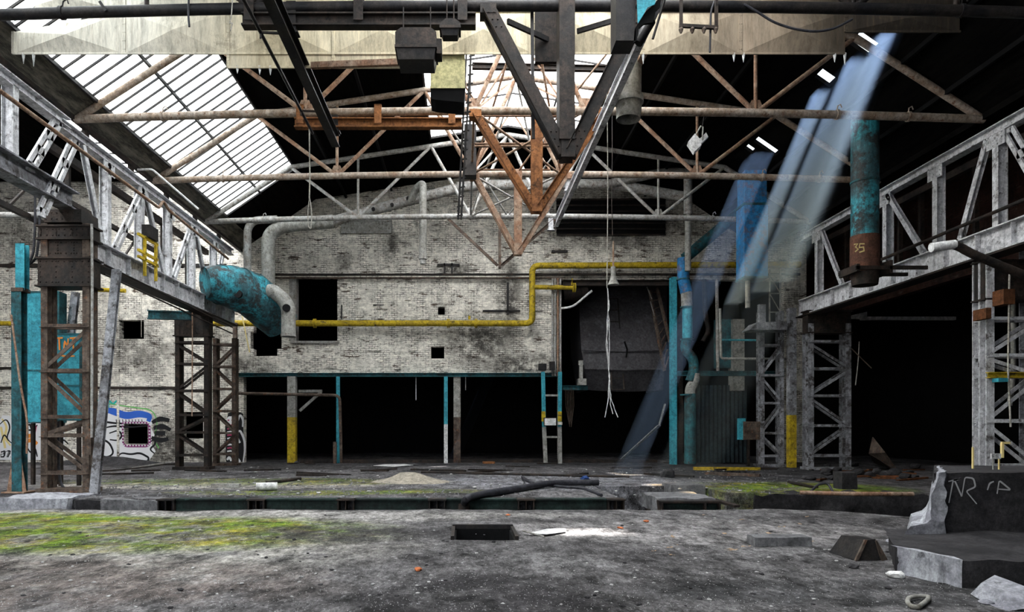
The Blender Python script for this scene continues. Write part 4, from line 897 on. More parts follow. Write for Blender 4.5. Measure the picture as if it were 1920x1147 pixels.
m_.build('weld_rib', M['hopper'], r)
m_ = MB().tube(L(30.6, (1171,640), (1176,655), (1174,670)), .04, 6); m_.build('tear', M['void'], r)
for px in (1110, 1232): MB().bar((P(px,0,33.6).x, 33.6, 6), (P(px,0,33.6).x, 33.6, 12.9), .1, .1, (0,1,0)).build('hanger_rod', M['dark_steel'], r)
r = thing('hopper_ladder', 'faint dark ladder leaning down the front of the hopper', 'ladder', P(1152,730,30.7))
for a, b in (((1140,560),(1147,730)), ((1158,560),(1170,730))): MB().bar(P(a[0],a[1],32.2), P(b[0],b[1],30.7), .06, .05).build('rail', M['dark_steel'], r)
for k in range(9):
    t = k/8; Yk = 32.2-1.5*t; MB().bar(P(1140+7*t,560+170*t,Yk), P(1158+12*t,560+170*t,Yk), .04, .04).build('rung', M['dark_steel'], r)
r = thing('steel_stair', 'steep dark steel stair with handrail rising right of the hopper', 'stair', P(1245,700,30.3))
for a, b in (((1218,545),(1246,695)), ((1232,540),(1256,640))): MB().bar(P(*a,31.4), P(*b,30.3), .07, .16).build('stringer', M['brown_steel'], r)
for k in range(10): t = k/9; MB().bar(P(1218+28*t,548+147*t,31.4-1.1*t), P(1232+22*t,548+120*t,31.4-1.1*t), .14, .03).build('tread', M['brown_steel'], r)
for k in range(4): t = k/3; MB().bar(P(1222+22*t,560+120*t,31), P(1212+22*t,535+90*t,31), .035, .035).build('baluster', M['pipe_grey'], r)
solo('cross_beam', 'teal-grey beam carrying the left foot of the hopper', 'beam', MB().ibeam(P(1055,727,30.5), P(1102,727,30.5), .2, .2, .02), 'teal_dark')
solo('cross_beam', 'dark beam along the top of the hopper opening with pale flange', 'beam', MB().ibeam(P(1055,531,29.6), P(1256,531,29.6), .3, .25, .02), 'dark_steel')
pipe('pale bent pipe elbow in the upper left corner of the hopper opening', L(29.7, (1052,578), (1075,575), (1092,560), (1110,545)), .05, 'white', .4)
pipe('fat dark drum-like pipe behind the pale bent elbow', L(31, (1055,552), (1100,545)), .4, 'dark_steel', .4)
solo('pump', 'small grey pump standing on the beam left of the hopper', 'pump', MB().box(P(1086,0,30.4).x,P(1092,0,30.4).x,30.3,30.5,P(0,722,30.4).z,P(0,677,30.4).z).tube(L(30.4,(1089,684),(1089,676)),.12,10).box(P(1083,0,30.4).x,P(1098,0,30.4).x,30.2,30.6,P(0,722,30.4).z,P(0,710,30.4).z), 'duct_grey')
solo('bent_plate_strip', 'long bent steel strip leaning from the floor up towards the hopper', 'strip', MB().sweep(G(1163,863), P(1236,797,30.2), [(-.09,-.02),(.09,-.02),(.09,.02),(-.09,.02)]).sweep(P(1236,797,30.2), P(1247,757,30.2), [(-.09,-.02),(.09,-.02),(.09,.02),(-.09,.02)]), 'duct_grey')
r = thing('cord_bundle', 'frayed dark cords hanging below the beam left of the hopper', 'cord', P(1070,780,30))
for k in range(6): MB().tube(L(30, (1060+k*3,730), (1061+k*3,760), (1066+k,790+5*(k%3))), .012, 5).build('cord', M['brown_steel'], r)
# ---------------------------------------------------------------- machinery in the haze at the right
solo('rail_beam', 'long blue-grey rail beam crossing in front of the hazy recess at mid height', 'beam', MB().ibeam(P(1270,700,28.2), P(1470,700,28.2), .25, .2, .02), 'teal_dark')
pipe('pale handrail pipe bent at the corner in the hazy recess', L(27.6, (1350,578), (1352,672), (1474,673)), .05, 'duct_grey', .12)
pipe('upper teal handrail in the hazy recess', L(28, (1352,637), (1424,638)), .045, 'teal')
pipe('grey upright pipe left of the hazy handrail', L(28, (1344,524), (1346,695)), .07, 'pipe_grey')
pipe('dark looping pipe high in the recess behind the handrails', L(29, (1320,524), (1322,590), (1330,620), (1318,640)), .1, 'dark_steel', .4)
pipe('cream pipe stub hanging under the square blue duct', L(24.9, (1402,524), (1402,577)), .09, 'duct_grey')
solo('steel_cabinet', 'tall grey steel cabinet standing behind the hazy handrail', 'cabinet', MB().box(P(1374,0,29).x,P(1396,0,29).x,29,29.5,P(0,732,29).z,P(0,598,29).z), 'duct_grey')
solo('steel_cabinet', 'dark teal cabinet frame left of the tall grey cabinet', 'cabinet', MB().box(P(1343,0,29.2).x,P(1372,0,29.2).x,29.2,29.5,P(0,690,29.2).z,P(0,598,29.2).z), 'teal_dark')
r = thing('electrical_cabinet', 'teal control panel with a brown perforated cover on a thin stand', 'panel', P(1405,868,27.3))
a, b = P(1384,824,27.3), P(1396,784,27.3); MB().box(a.x,b.x,27.2,27.4,a.z,b.z).build('side_panel', M['teal'], r)
a, b = P(1393,824,27.2), P(1426,790,27.2); m_ = MB().box(a.x,b.x,27.1,27.3,a.z,b.z); m_.rivets([(a.x+.08+i*.1,27.1,a.z+.1+j*.12) for i in range(6) for j in range(5)], .02); m_.build('cover', M['brown_steel'], r)
MB().box(P(1400,0,27.3).x,P(1404,0,27.3).x,27.2,27.3,0,a.z).build('stand', M['dark_steel'], r)
r = thing('platform', 'grey steel platform slab with a pointed nose hanging in the haze', 'platform', P(1440,620,26.3))
MB().poly(L(26.2, (1406,618), (1420,604), (1476,602), (1476,618)), (0,.8,0)).build('deck', M['silver_dark'], r)
MB().box(P(1424,0,26.3).x,P(1436,0,26.3).x,26.3,26.5,P(0,604,26.3).z,P(0,570,26.3).z).build('upstand', M['silver_dark'], r)
r = thing('corrugated_sheet', 'dark corrugated sheet screen closing the lower hazy recess', 'screen', (P(1350,0,29.4).x, 29.4, 0))
n = 60; xa, xb = P(1306,0,29.4).x, P(1400,0,29.4).x; zt = P(0,722,29.4).z; vv = []
for i in range(n+1): x = xa+(xb-xa)*i/n; y = 29.4 + .05*math.sin(i*1.25); vv += [(x,y,.05), (x,y,zt), (x,y+.02,zt), (x,y+.02,.05)]
MB().add(vv, [(4*i+a, 4*i+4+a, 4*i+4+b, 4*i+b) for i in range(n) for a, b in ((0,1),(1,2),(2,3),(3,0))]).build('sheet', M['void_blue'], r)
r = thing('scaffold_tower', 'thin grey scaffold frame high up beside the bright brick pier', 'scaffold', P(1450,640,28.5))
for px in (1443, 1463): MB().tube(L(28.5, (px,505), (px,605)), .035, 8).build('upright', M['duct_grey'], r)
for y in (515, 550, 585): MB().tube(L(28.5, (1443,y), (1463,y)), .025, 8).build('ledger', M['duct_grey'], r)
for y in (515, 550): MB().tube(L(28.5, (1443,y), (1463,y+35)), .02, 8).build('brace', M['duct_grey'], r)
# wide black opening and its contents
r = thing('daylight_gap_strip', 'long white strip standing in for the daylight gap high across the wide black opening', 'beam', P(1720,597,30.5))
MB().box(P(1614,0,30.5).x,P(1836,0,30.5).x,30.4,30.6,P(0,600,30.5).z,P(0,594,30.5).z).build('strip', M['white'], r)  # white strip paints daylight showing through a gap; it gives no light
MB().poly(L(30.4, (1583,597), (1600,590), (1626,584), (1626,598)), (0,.1,0)).build('torn_end', M['white'], r)
solo('leaning_plate', 'rusty bent plate leaning in the wide black opening near the floor', 'plate', MB().poly([G(1640,868), G(1686,884), P(1660,848,24), P(1637,819,25), P(1630,850,25)], (0,.04,0)), 'brown_steel')
pipe('thin pale wire dangling inside the wide black opening', L(25, (1611,640), (1609,680), (1604,722)), .015, 'rope', .3, cat='wire', name='wire')
pipe('thin black rod slanting inside the wide black opening', L(25, (1583,640), (1634,690)), .02, 'brown_steel')
# right edge bits
solo('control_box', 'orange-brown box fixed high on the pale column at the right edge', 'box', MB().box(P(1876,0,16.3).x,P(1897,0,16.3).x,16.2,16.62,P(0,571,16.3).z,P(0,543,16.3).z), 'rust_dark')
solo('control_box', 'small orange box fixed lower on the pale column at the right edge', 'box', MB().box(P(1843,0,16.3).x,P(1853,0,16.3).x,16.2,16.62,P(0,598,16.3).z,P(0,578,16.3).z), 'rust_dark')
solo('yellow_beam', 'short yellow beam crossing between the legs of the right-edge column', 'beam', MB().ibeam(P(1852,703,16.4), P(1935,703,16.4), .15, .14, .02), 'yellow')
solo('junction_box', 'small pale teal box hanging under the short yellow beam', 'box', MB().box(P(1866,0,16.3).x,P(1884,0,16.3).x,16.2,16.4,P(0,716,16.3).z,P(0,709,16.3).z), 'teal')
pipe('grey pipe standing vertically at the right edge beyond the pale column', L(17.8, (1900,520), (1900,700), (1893,760)), .06, 'duct_grey', .3)
pipe('thin cable hanging down the right-edge column', L(16.3, (1893,500), (1890,690), (1895,800)), .02, 'rope', .3, cat='cable', name='cable')
r = thing('yellow_stand', 'small pale yellow bracket stand on top of the broken concrete block', 'stand', P(1885,884,9.3))
m_ = MB(); m_.bar(P(1879,858,9.3), P(1879,830,9.3), .03, .03, (0,1,0)); m_.bar(P(1878,830,9.3), P(1893,830,9.3), .03, .03); m_.bar(P(1873,884,9.3), P(1873,858,9.3), .015, .015, (0,1,0)); m_.build('frame', M['paintyellow'], r)
a, b = P(1858,860,9.28), P(1876,850,9.28); MB().box(a.x,b.x,9.27,9.29,a.z,b.z).build('plate', M['white'], r)
S = [[(1861,858),(1861,852),(1865,852)],[(1861,855),(1864,855)],[(1872,852),(1867,852),(1867,855),(1871,855),(1872,858),(1867,858)]]
ribbon([L(9.27, *s_) for s_ in S], 'x', .008).build('lettering', M['paintblack'], r)
MB().bar(P(1862,884,9.3), P(1862,860,9.3), .012, .012, (0,1,0)).build('leg', M['duct_grey'], r)
solo('post', 'thin yellow upright rod standing at the left corner of the broken block top', 'post', MB().bar(P(1824,884,9.5), P(1824,838,9.5), .02, .02, (0,1,0)), 'paintyellow')
# ---------------------------------------------------------------- graffiti on the back wall
def wp(pts, Y=29.99): return L(Y, *pts)
def fillp(pts, th, off=.0): m_ = MB(); q = wp(pts); m_.add([p + Vector((0,-th,0)) for p in q], [tuple(range(len(q)))]); return m_
def blobpts(cx, cy, rx, ry, n=28, k=.12, seed=1):
    return [(cx + rx*math.cos(a)*(1+k*noise.noise(Vector((math.cos(a)*2, math.sin(a)*2, seed)))*2), cy + ry*math.sin(a)*(1+k*noise.noise(Vector((math.cos(a)*2, math.sin(a)*2, seed+5)))*2)) for a in [2*math.pi*i/n for i in range(n)]]
r = thing('graffiti', 'large white and blue graffiti lettering around the square wall hole', 'graffiti', P(230,862,29.98))
m_ = MB()
for q in ([(165,862),(168,830),(175,805),(172,785),(186,772),(205,768),(231,776),(231,864),(205,862)], [(231,776),(262,770),(280,778),(280,794),(231,794)], [(280,778),(288,790),(282,800),(290,815),(284,832),(292,846),(280,862)], [(231,834),(280,834),(280,862),(245,866),(231,864)]):
    q = wp(q); m_.add([p + Vector((0,-.003,0)) for p in q], [tuple(range(len(q)))])
m_.build('white_fill', M['paintwhite'], r)
ribbon([arc(wp([(188,778),(200,768),(216,772),(236,780),(262,775),(282,780),(278,790)]), .3, 4)], 0, .32, th=.006).build('blue_stroke', M['paintblue'], r)
ribbon([arc(wp(s_), .3, 4) for s_ in ([(172,860),(176,830),(190,822),(206,830),(214,850),(200,858),(186,850)], [(218,862),(226,848),(246,852),(262,848),(280,858),(276,866),(240,866)], [(196,802),(214,798),(240,801),(276,798)],
        [(280,830),(290,822),(292,832),(280,842),(290,850)], [(172,790),(186,800),(182,820)], [(205,812),(222,806),(230,816),(222,826),(206,824)], [(190,775),(194,790),(220,794),(270,792)])], 0, .09, th=.007).build('black_outline', M['paintblack'], r)
ribbon([wp([(218+i*6,786),(219+i*6,796)]) for i in range(9)], 0, .04, th=.008).build('black_ticks', M['paintblack'], r)
ribbon([arc(wp(s_), .2, 3) for s_ in ([(230,792),(280,792),(281,836),(231,836),(230,792)],)], 0, .12, th=.009).build('plum_frame', M['paintpurple'], r)
m_ = MB()
for i in range(9):
    for q in ((233+i*5.6,792.5), (233+i*5.6,835)): p = wp([q])[0]; m_.disc(p - Vector((0,.012,0)), (0,1,0), .035, .003, 8)
for i in range(7):
    for q in ((230.5,796+i*6), (280.5,796+i*6)): p = wp([q])[0]; m_.disc(p - Vector((0,.012,0)), (0,1,0), .035, .003, 8)
m_.build('white_dots', M['paintwhite'], r)
ribbon([arc(wp(s_), .3, 3) for s_ in ([(184,764),(200,756),(240,762),(286,768),(296,790),(290,815)], [(290,826),(298,840)])], 0, .05, th=.005).build('green_outline', M['paintgreen'], r)
ribbon([arc(wp(s_), .2, 3) for s_ in ([(176,756),(186,748),(192,762),(200,750)], [(204,764),(204,748),(212,760),(220,748),(222,764)])], 0, .09, th=.005).build('teal_tag', M['paintteal'], r)
r = thing('graffiti', 'black soot-like spray cloud with grey curls right of the square wall hole', 'graffiti', P(305,850,29.98))
ribbon([arc(wp(s_), .3, 4) for s_ in ([(285,792),(300,784),(318,788)], [(288,802),(305,798),(320,806)], [(290,812),(310,812)], [(284,820),(300,826),(316,822)])], 0, .22, th=.005).build('black_cloud', M['paintblack'], r)
r = thing('graffiti', 'small white, yellow and orange graffiti at the far left edge', 'graffiti', P(10,862,29.98))
fillp([(-8,862),(-6,800),(5,778),(20,780),(26,800),(24,862)], .003).build('white_fill', M['paintwhite'], r)
ribbon([arc(wp(s_), .2, 4) for s_ in ([(4,785),(14,800),(8,820),(20,835)], [(2,800),(10,840)])], 0, .12, th=.006).build('yellow_stroke', M['paintyellow'], r)
ribbon([arc(wp(s_), .2, 4) for s_ in ([(0,795),(12,784),(20,800),(12,822),(24,832)], [(2,830),(8,812),(16,826)], [(2,848),(10,844),(8,856),(2,856)], [(14,845),(20,845),(15,857)])], 0, .07, th=.008).build('black_outline', M['paintblack'], r)
ribbon([wp([(2,846),(7,846),(7,851),(2,851),(2,857),(8,857)]), wp([(11,846),(17,846),(13,857)]), wp([(20,850),(20,851)]), wp([(20,856),(20,857)]), wp([(23,847),(28,847),(23,857),(29,857)])], 0, .04, th=.010).build('date_scrawl', M['paintblack'], r)
r = thing('graffiti', 'white and orange graffiti glimpsed between the teal panels and the rusty column', 'graffiti', P(60,862,29.98))
fillp([(46,862),(47,792),(75,786),(122,792),(120,862)], .003).build('white_fill', M['paintwhite'], r)
ribbon([arc(wp(s_), .2, 4) for s_ in ([(48,828),(60,824),(70,832)], [(50,818),(66,815)])], 0, .2, th=.006).build('orange_stroke', M['paintorange'], r)
ribbon([arc(wp(s_), .2, 4) for s_ in ([(50,800),(56,794),(62,812),(70,796)], [(52,840),(58,850),(66,838),(70,856)], [(122,850),(110,838),(118,822),(128,832)], [(100,800),(112,806),(104,820)], [(54,806),(64,806)])], 0, .09, th=.008).build('black_outline', M['paintblack'], r)
ribbon([arc(wp(s_), .2, 4) for s_ in ([(58,798),(68,798),(66,812)],)], 0, .08, th=.009).build('maroon_stroke', M['paintpink'], r)
r = thing('graffiti', 'striped maroon and white graffiti figure with a round mask beside the black opening', 'graffiti', P(438,862,29.98))
fillp([(424,866),(422,800),(428,774),(442,770),(456,775),(457,866)], .003).build('black_ground', M['paintblack'], r)
fillp(blobpts(432,790,8,9.5), .006).build('mask', M['paintwhite'], r)
ribbon([wp([(427,788),(430,787)]), wp([(434,787),(437,788)]), arc(wp([(428,795),(432,798),(436,795)]), .1, 3)], 0, .07, th=.009).build('mask_features', M['paintpink'], r)
for i in range(9):
    ribbon([wp([(426,804+i*6),(432,803+i*6),(438,804+i*6)])], 0, .07, th=.007).build('stripe', M['paintwhite'] if i % 2 else M['paintpink'], r)
ribbon([arc(wp(s_), .2, 4) for s_ in ([(444,812),(450,806),(458,822),(460,840),(456,866)], [(446,790),(450,776),(456,786),(455,800)], [(438,806),(450,830)])], 0, .1, th=.008).build('white_limb', M['paintwhite'], r)
ribbon([arc(wp(s_), .1, 3) for s_ in ([(426,862),(430,856),(434,864)], [(446,860),(450,866)])], 0, .12, th=.009).build('white_shoe', M['paintwhite'], r)
# ---------------------------------------------------------------- the long pit's far edge
r = thing('concrete_kerb', 'pale broken concrete kerb along the pit below the rusty column', 'kerb', (-8.6, 14.9, -.3))
def roughbox(x0, x1, y0, y1, z0, z1, d, amp, sc=2.0, seed=0):
    nx, ny, nz = [max(1, round((b-a)/d)) for a, b in ((x0,x1),(y0,y1),(z0,z1))]; m_ = MB(); ids = {}
    def vid(i, j, k):
        if (i,j,k) not in ids: ids[(i,j,k)] = len(m_.v); m_.v.append(Vector((x0+(x1-x0)*i/nx, y0+(y1-y0)*j/ny, z0+(z1-z0)*k/nz)))
        return ids[(i,j,k)]
    for i in range(nx):
        for j in range(ny): m_.f += [(vid(i,j,nz),vid(i+1,j,nz),vid(i+1,j+1,nz),vid(i,j+1,nz)), (vid(i,j,0),vid(i,j+1,0),vid(i+1,j+1,0),vid(i+1,j,0))]
        for k in range(nz): m_.f += [(vid(i,0,k),vid(i+1,0,k),vid(i+1,0,k+1),vid(i,0,k+1)), (vid(i,ny,k),vid(i,ny,k+1),vid(i+1,ny,k+1),vid(i+1,ny,k))]
    for j in range(ny):
        for k in range(nz): m_.f += [(vid(0,j,k),vid(0,j,k+1),vid(0,j+1,k+1),vid(0,j+1,k)), (vid(nx,j,k),vid(nx,j+1,k),vid(nx,j+1,k+1),vid(nx,j,k+1))]
    wob(m_, amp, sc, seed); return m_
e = lambda px: P(px,0,14.95).x
roughbox(e(6), e(136), 14.72, 16.1, -.4, .05, .12, .05, 2.2, 3).build('pale_block', M['concrete_pale'], r, True)
roughbox(e(150), e(196), 14.8, 15.2, -.5, -.02, .12, .06, 2.5, 5).build('worn_block', M['concrete_dark'], r, True)
roughbox(e(197), e(305), 14.78, 15.3, -.5, .0, .12, .06, 2.5, 6).build('stained_block', M['concrete'], r, True)
r = thing('pit_edge_beam', 'dirty green steel beam edging the far side of the long pit', 'beam', (0, 14.9, -.3), 'steel beams edging the pit')
segs = [(332,468), (502,638), (664,803), (836,970), (1000,1136)]
for a, b in segs:
    m_ = MB().box(e(a), e(b), 14.86, 14.92, -.22, .0); m_.box(e(a), e(b), 14.80, 15.1, .0, .03); m_.box(e(a), e(b), 14.82, 14.95, -.27, -.21); m_.build('face_plate', M['green_black'], r)
    MB().box(e(a), e(b), 14.98, 15.04, -.7, -.27).build('lower_plate', M['dark_steel'], r)
for px in (318, 485, 651, 820, 985, 1152):
    x = e(px); m_ = MB().box(x-.01, x+.01, 14.75, 15.0, -.35, 0); m_.box(x-.18, x-.15, 14.75, 15.0, -.35, .0); m_.box(x+.15, x+.18, 14.75, 15.0, -.35, .0); m_.box(x-.2, x+.2, 14.72, 15.05, .0, .03); m_.build('bracket', M['dark_steel'], r)
r = thing('pit_edge_beam', 'short green steel box with a rubble-covered top standing in the gap of the pit edge', 'beam', P(1290,950,14.4), 'steel beams edging the pit')
a, b = P(1238,0,14.4).x, P(1345,0,14.4).x
MB().box(a, b, 14.35, 14.4, -.22, .0).build('face_plate', M['green_black'], r); m_ = MB().box(a-.03, b+.03, 14.25, 14.55, .0, .04); m_.box(a,b,14.3,15.6,-.9,-.22)
for x in (a, (a+b)/2+.3, b): m_.box(x-.02, x+.02, 14.25, 14.6, -.4, 0)
m_.build('frame', M['dark_steel'], r); roughbox(a, b, 14.5, 15.9, -.25, .08, .14, .05, 3, 9).build('rubble_top', M['concrete'], r, True)
solo('concrete_block', 'dark low concrete block at the back of the gap in the pit edge', 'block', roughbox(P(1250,0,18).x, P(1312,0,18).x, 17.6, 18.4, -.6, .09, .15, .04, 2.5, 11), 'concrete', True)
# mossy platform edge and its clutter
solo('broken_ledge', 'jagged dark ledge under the moss-covered platform edge', 'ledge', roughbox(6.9, 11.2, 16.12, 16.6, -.55, .0, .16, .14, 2.2, 15), 'concrete_dark', True)
solo('concrete_block', 'upright dark concrete stub standing on the mossy platform', 'block', roughbox(P(1575,0,17.3).x, P(1604,0,17.3).x, 17.2, 17.6, 0, .45, .1, .03, 3, 21), 'concrete_dark', True)
pipe('rusty pipe lying along the edge of the mossy platform', [G(1500,923,.1), G(1600,926,.1), G(1712,926,.1)], .05, 'rust_dull')
pipe('bent black hose arching over the mossy platform', arc([G(1520,921), P(1535,907,17), P(1552,905,17), G(1562,922)], .2), .03, 'rubber', name='hose', cat='hose')
solo('plank', 'thin dark plank lying slanted on the moss', 'plank', MB().bar(G(1480,903,.05), G(1530,913,.05), .12, .04), 'dark_steel')
solo('plank', 'dark plank sloping into the pit beside the short green steel box', 'plank', MB().bar(P(1336,936,14.8), P(1382,949,14), .14, .05), 'dark_steel')
solo('yellow_edging', 'dirty yellow steel edging behind the small floor pit', 'edging', MB().bar(G(1300,878,.05), G(1425,879,.05), .12, .12), 'yellow')
solo('edging_timber', 'weathered timber along the front of the small floor pit', 'timber', MB().bar(G(1322,887,.04), G(1425,891,.04), .16, .1), 'brown_steel')
# ---------------------------------------------------------------- foreground
# broken concrete block with steps at the right
r = thing('broken_concrete_block', 'big broken stepped concrete block with a pale jagged corner and chalky scrawl', 'block', (6.8, 8.4, 0))
def outline_solid(front, Y0, Y1, amp, seed, ny=8):
    n = len(front); m_ = MB(); vv = []
    for j in range(ny+1):
        y = Y0 + (Y1-Y0)*j/ny
        for (x, z) in front:
            vv.append(Vector((x, y, z)))
    ff = [(j*n+i, j*n+(i+1)%n, (j+1)*n+(i+1)%n, (j+1)*n+i) for j in range(ny) for i in range(n)]
    m_.add(vv, ff); return m_
def dense(pts, d):
    out = []
    for a, b in zip(pts, pts[1:] + pts[:1]):
        L_ = math.hypot(b[0]-a[0], b[1]-a[1]); k = max(1, round(L_/d)); out += [(a[0]+(b[0]-a[0])*i/k, a[1]+(b[1]-a[1])*i/k) for i in range(k)]
    return out
def blockgrid(x0f, x1, Y0, Y1, z0, z1, d, amp, sc, seed):     # a block whose left side follows x0f(z)
    m_ = roughbox(0, 1, Y0, Y1, z0, z1, d, 0)
    nx = max(2, round((x1-x0f(z0))/d)); m_ = MB(); ny = max(1, round((Y1-Y0)/d)); nz = max(1, round((z1-z0)/d)); ids = {}
    def vid(i, j, k):
        if (i,j,k) not in ids:
            z = z0+(z1-z0)*k/nz; xa = x0f(z); ids[(i,j,k)] = len(m_.v); m_.v.append(Vector((xa+(x1-xa)*i/nx, Y0+(Y1-Y0)*j/ny, z)))
        return ids[(i,j,k)]
    for i in range(nx):
        for j in range(ny): m_.f += [(vid(i,j,nz),vid(i+1,j,nz),vid(i+1,j+1,nz),vid(i,j+1,nz))]
        for k in range(nz): m_.f += [(vid(i,0,k),vid(i+1,0,k),vid(i+1,0,k+1),vid(i,0,k+1)), (vid(i,ny,k),vid(i,ny,k+1),vid(i+1,ny,k+1),vid(i+1,ny,k))]
    for j in range(ny):
        for k in range(nz): m_.f += [(vid(0,j,k),vid(0,j,k+1),vid(0,j+1,k+1),vid(0,j+1,k)), (vid(nx,j,k),vid(nx,j+1,k),vid(nx,j+1,k+1),vid(nx,j,k+1))]
    for v in m_.v:
        v.x += max(0, v.y-Y0)*.68*max(0, 1-(v.x-x0f(v.z))/1.5) if v.x < 7.5 else 0
        q = v*sc + Vector((seed,0,0)); k = amp*(2.2 if v.x < x0f(v.z)+.25 else 1)
        v += Vector((noise.noise(q), noise.noise(q+Vector((9,3,1)))*.5, noise.noise(q+Vector((2,8,5)))*.6))*k
    return m_
X8 = lambda px: P(px,0,8.7).x
blockgrid(lambda z: X8(1744), 9.5, 8.62, 10.2, 0, 1.02, .09, .03, 3, 2).build('back_wall', M['concrete_dark'], r, True)
PRF = [(0,1676),(.17,1680),(.34,1686),(.40,1712),(.5,1722),(.68,1728),(.9,1736),(1.1,1744)]
def prof(z):
    for (z0,a),(z1,b) in zip(PRF, PRF[1:]):
        if z <= z1: return X8(a+(b-a)*(max(z,0)-z0)/(z1-z0))
    return X8(1744)
blockgrid(prof, X8(1752), 8.5, 9.9, 0, 1.03, .05, .035, 6, 8).build('broken_corner', M['concrete_pale'], r, True)
# lower step: outline seen from above
A, B, Cc = G(1677,1072), G(1800,1102), G(1940,1100)
def stepblock(z1, d):
    m_ = MB(); nz = 5; cols = []
    bl = [Vector((A.x+.75,A.y+1.3,0)), A, B, Vector((9.5,B.y+.05,0))]; pts = []
    for a, b in zip(bl, bl[1:]):
        k = max(1, round((b-a).length/d)); pts += [a+(b-a)*i/k for i in range(k)]
    pts.append(bl[-1]); n = len(pts)
    for k in range(nz+1):
        for p in pts: m_.v.append(Vector((p.x, p.y, z1*k/nz)))
    m_.f += [(k*n+i, k*n+i+1, (k+1)*n+i+1, (k+1)*n+i) for k in range(nz) for i in range(n-1)]
    # top
    base = len(m_.v); my = 14
    for j in range(1, my+1):
        for i, p in enumerate(pts): q = Vector((p.x + (max(0, 5.5-p.x)*j/my if p.x < 5.5 else 0), p.y+(8.9-p.y)*j/my, z1)); m_.v.append(q)
    for i in range(n-1):
        m_.f.append((nz*n+i, nz*n+i+1, base+i+1, base+i))
        for j in range(my-1): m_.f.append((base+j*n+i, base+j*n+i+1, base+(j+1)*n+i+1, base+(j+1)*n+i))
    wob(m_, .03, 3, 7)
    for v in m_.v: v.z = max(v.z, -.02)
    return m_
stepblock(.27, .1).build('front_step', M['concrete_dark'], r, True)
m_ = MB(); n = 22; vv = []
for i in range(n+1):
    p = A.lerp(B, i/n)
    for z in (0, .07, .14, .21, .285): vv.append(Vector((p.x, p.y-.03, z)))
    vv.append(Vector((p.x+.02, p.y+.12, .29)))
m_.add(vv, [(i*6+j, (i+1)*6+j, (i+1)*6+j+1, i*6+j+1) for i in range(n) for j in range(5)]); wob(m_, .02, 5, 7); m_.build('pale_edge', M['concrete_pale'], r, True)
Yg = 8.6
S = [[(1752,898),(1763,903),(1760,925),(1752,922)], [(1768,898),(1758,946)], [(1775,902),(1800,896),(1784,900),(1776,942)], [(1786,898),(1800,930)], [(1800,930),(1806,894),(1822,896),(1826,912),(1808,920),(1828,944)], [(1848,918),(1852,905),(1860,902)], [(1866,925),(1870,900),(1892,918),(1866,916)]]
ribbon([arc(L(Yg, *s_), .03, 3) for s_ in S], 0, .022, th=.03).build('scrawl', M['painttag'], r)
# hatch kerb frame
r = thing('floor_hatch', 'open rectangular floor hatch with a black steel frame', 'hatch', ((HATCH[0]+HATCH[1])/2, (HATCH[2]+HATCH[3])/2, 0))
m_ = MB().box(HATCH[0]-.04, HATCH[1]+.04, HATCH[3]-.03, HATCH[3]+.06, -.3, .06); m_.build('rear_lip', M['black_steel'], r)
m_ = MB().box(HATCH[0], HATCH[1], HATCH[3]-.05, HATCH[3]-.03, -1.2, .0); m_.box(HATCH[0], HATCH[0]+.02, HATCH[2], HATCH[3]-.05, -1.2, -.02); m_.box(HATCH[1]-.02, HATCH[1], HATCH[2], HATCH[3]-.05, -1.2, -.02); m_.build('painted_shaft_shade', M['void'], r)  # black sheets added to paint the shade inside the hatch
m_ = MB().box(HATCH[0]-.05, HATCH[0], HATCH[2], HATCH[3], -.3, .04); m_.box(HATCH[1], HATCH[1]+.05, HATCH[2], HATCH[3], -.3, .04); m_.build('side_lip', M['dark_steel'], r)
a, b = G(1416,1024), G(1523,1024); solo('concrete_block', 'low blue-grey concrete slab lying alone on the floor at the right', 'block', roughbox(a.x, b.x, a.y, a.y+.28, 0, .12, .07, .012, 5, 4), 'concrete', True)
r = thing('steel_shoe', 'dark tapered steel anchor box standing beside the concrete block step', 'anchor box', G(1635,1052))
a, b = G(1604,1050), G(1670,1054); c = a.y
m_ = MB(); h = .235; m_.add([(a.x+.0,c,0),(b.x,c,0),(b.x,c+.5,0),(a.x-.05,c+.5,0),(a.x+.10,c+.02,h),(b.x-.09,c+.02,h+.015),(b.x-.09,c+.4,h),(a.x+.05,c+.4,h)], [(0,1,5,4),(1,2,6,5),(2,3,7,6),(3,0,4,7),(4,5,6,7)]); m_.build('box', M['black_steel'], r)
MB().poly([(a.x-.02,c-.03,0),(a.x+.02,c-.03,0),(a.x+.14,c-.01,h+.01),(a.x+.11,c-.01,h+.01)], (0,.03,0)).build('rib', M['brown_steel'], r)
MB().poly([(b.x-.04,c-.03,0),(b.x+.06,c+.02,0),(b.x-.07,c+.02,h),(b.x-.10,c-.01,h)], (0,.03,0)).build('rib', M['brown_steel'], r)
pipe('grey ring of bent hose lying on the floor at the bottom right', [G(1703,1122,.03), G(1712,1118,.03), G(1742,1117,.03), G(1740,1124,.03), G(1722,1138,.03), G(1708,1136,.03), G(1701,1128,.03), G(1704,1121,.03)], .02, 'duct_grey', .1, name='hose', cat='hose')
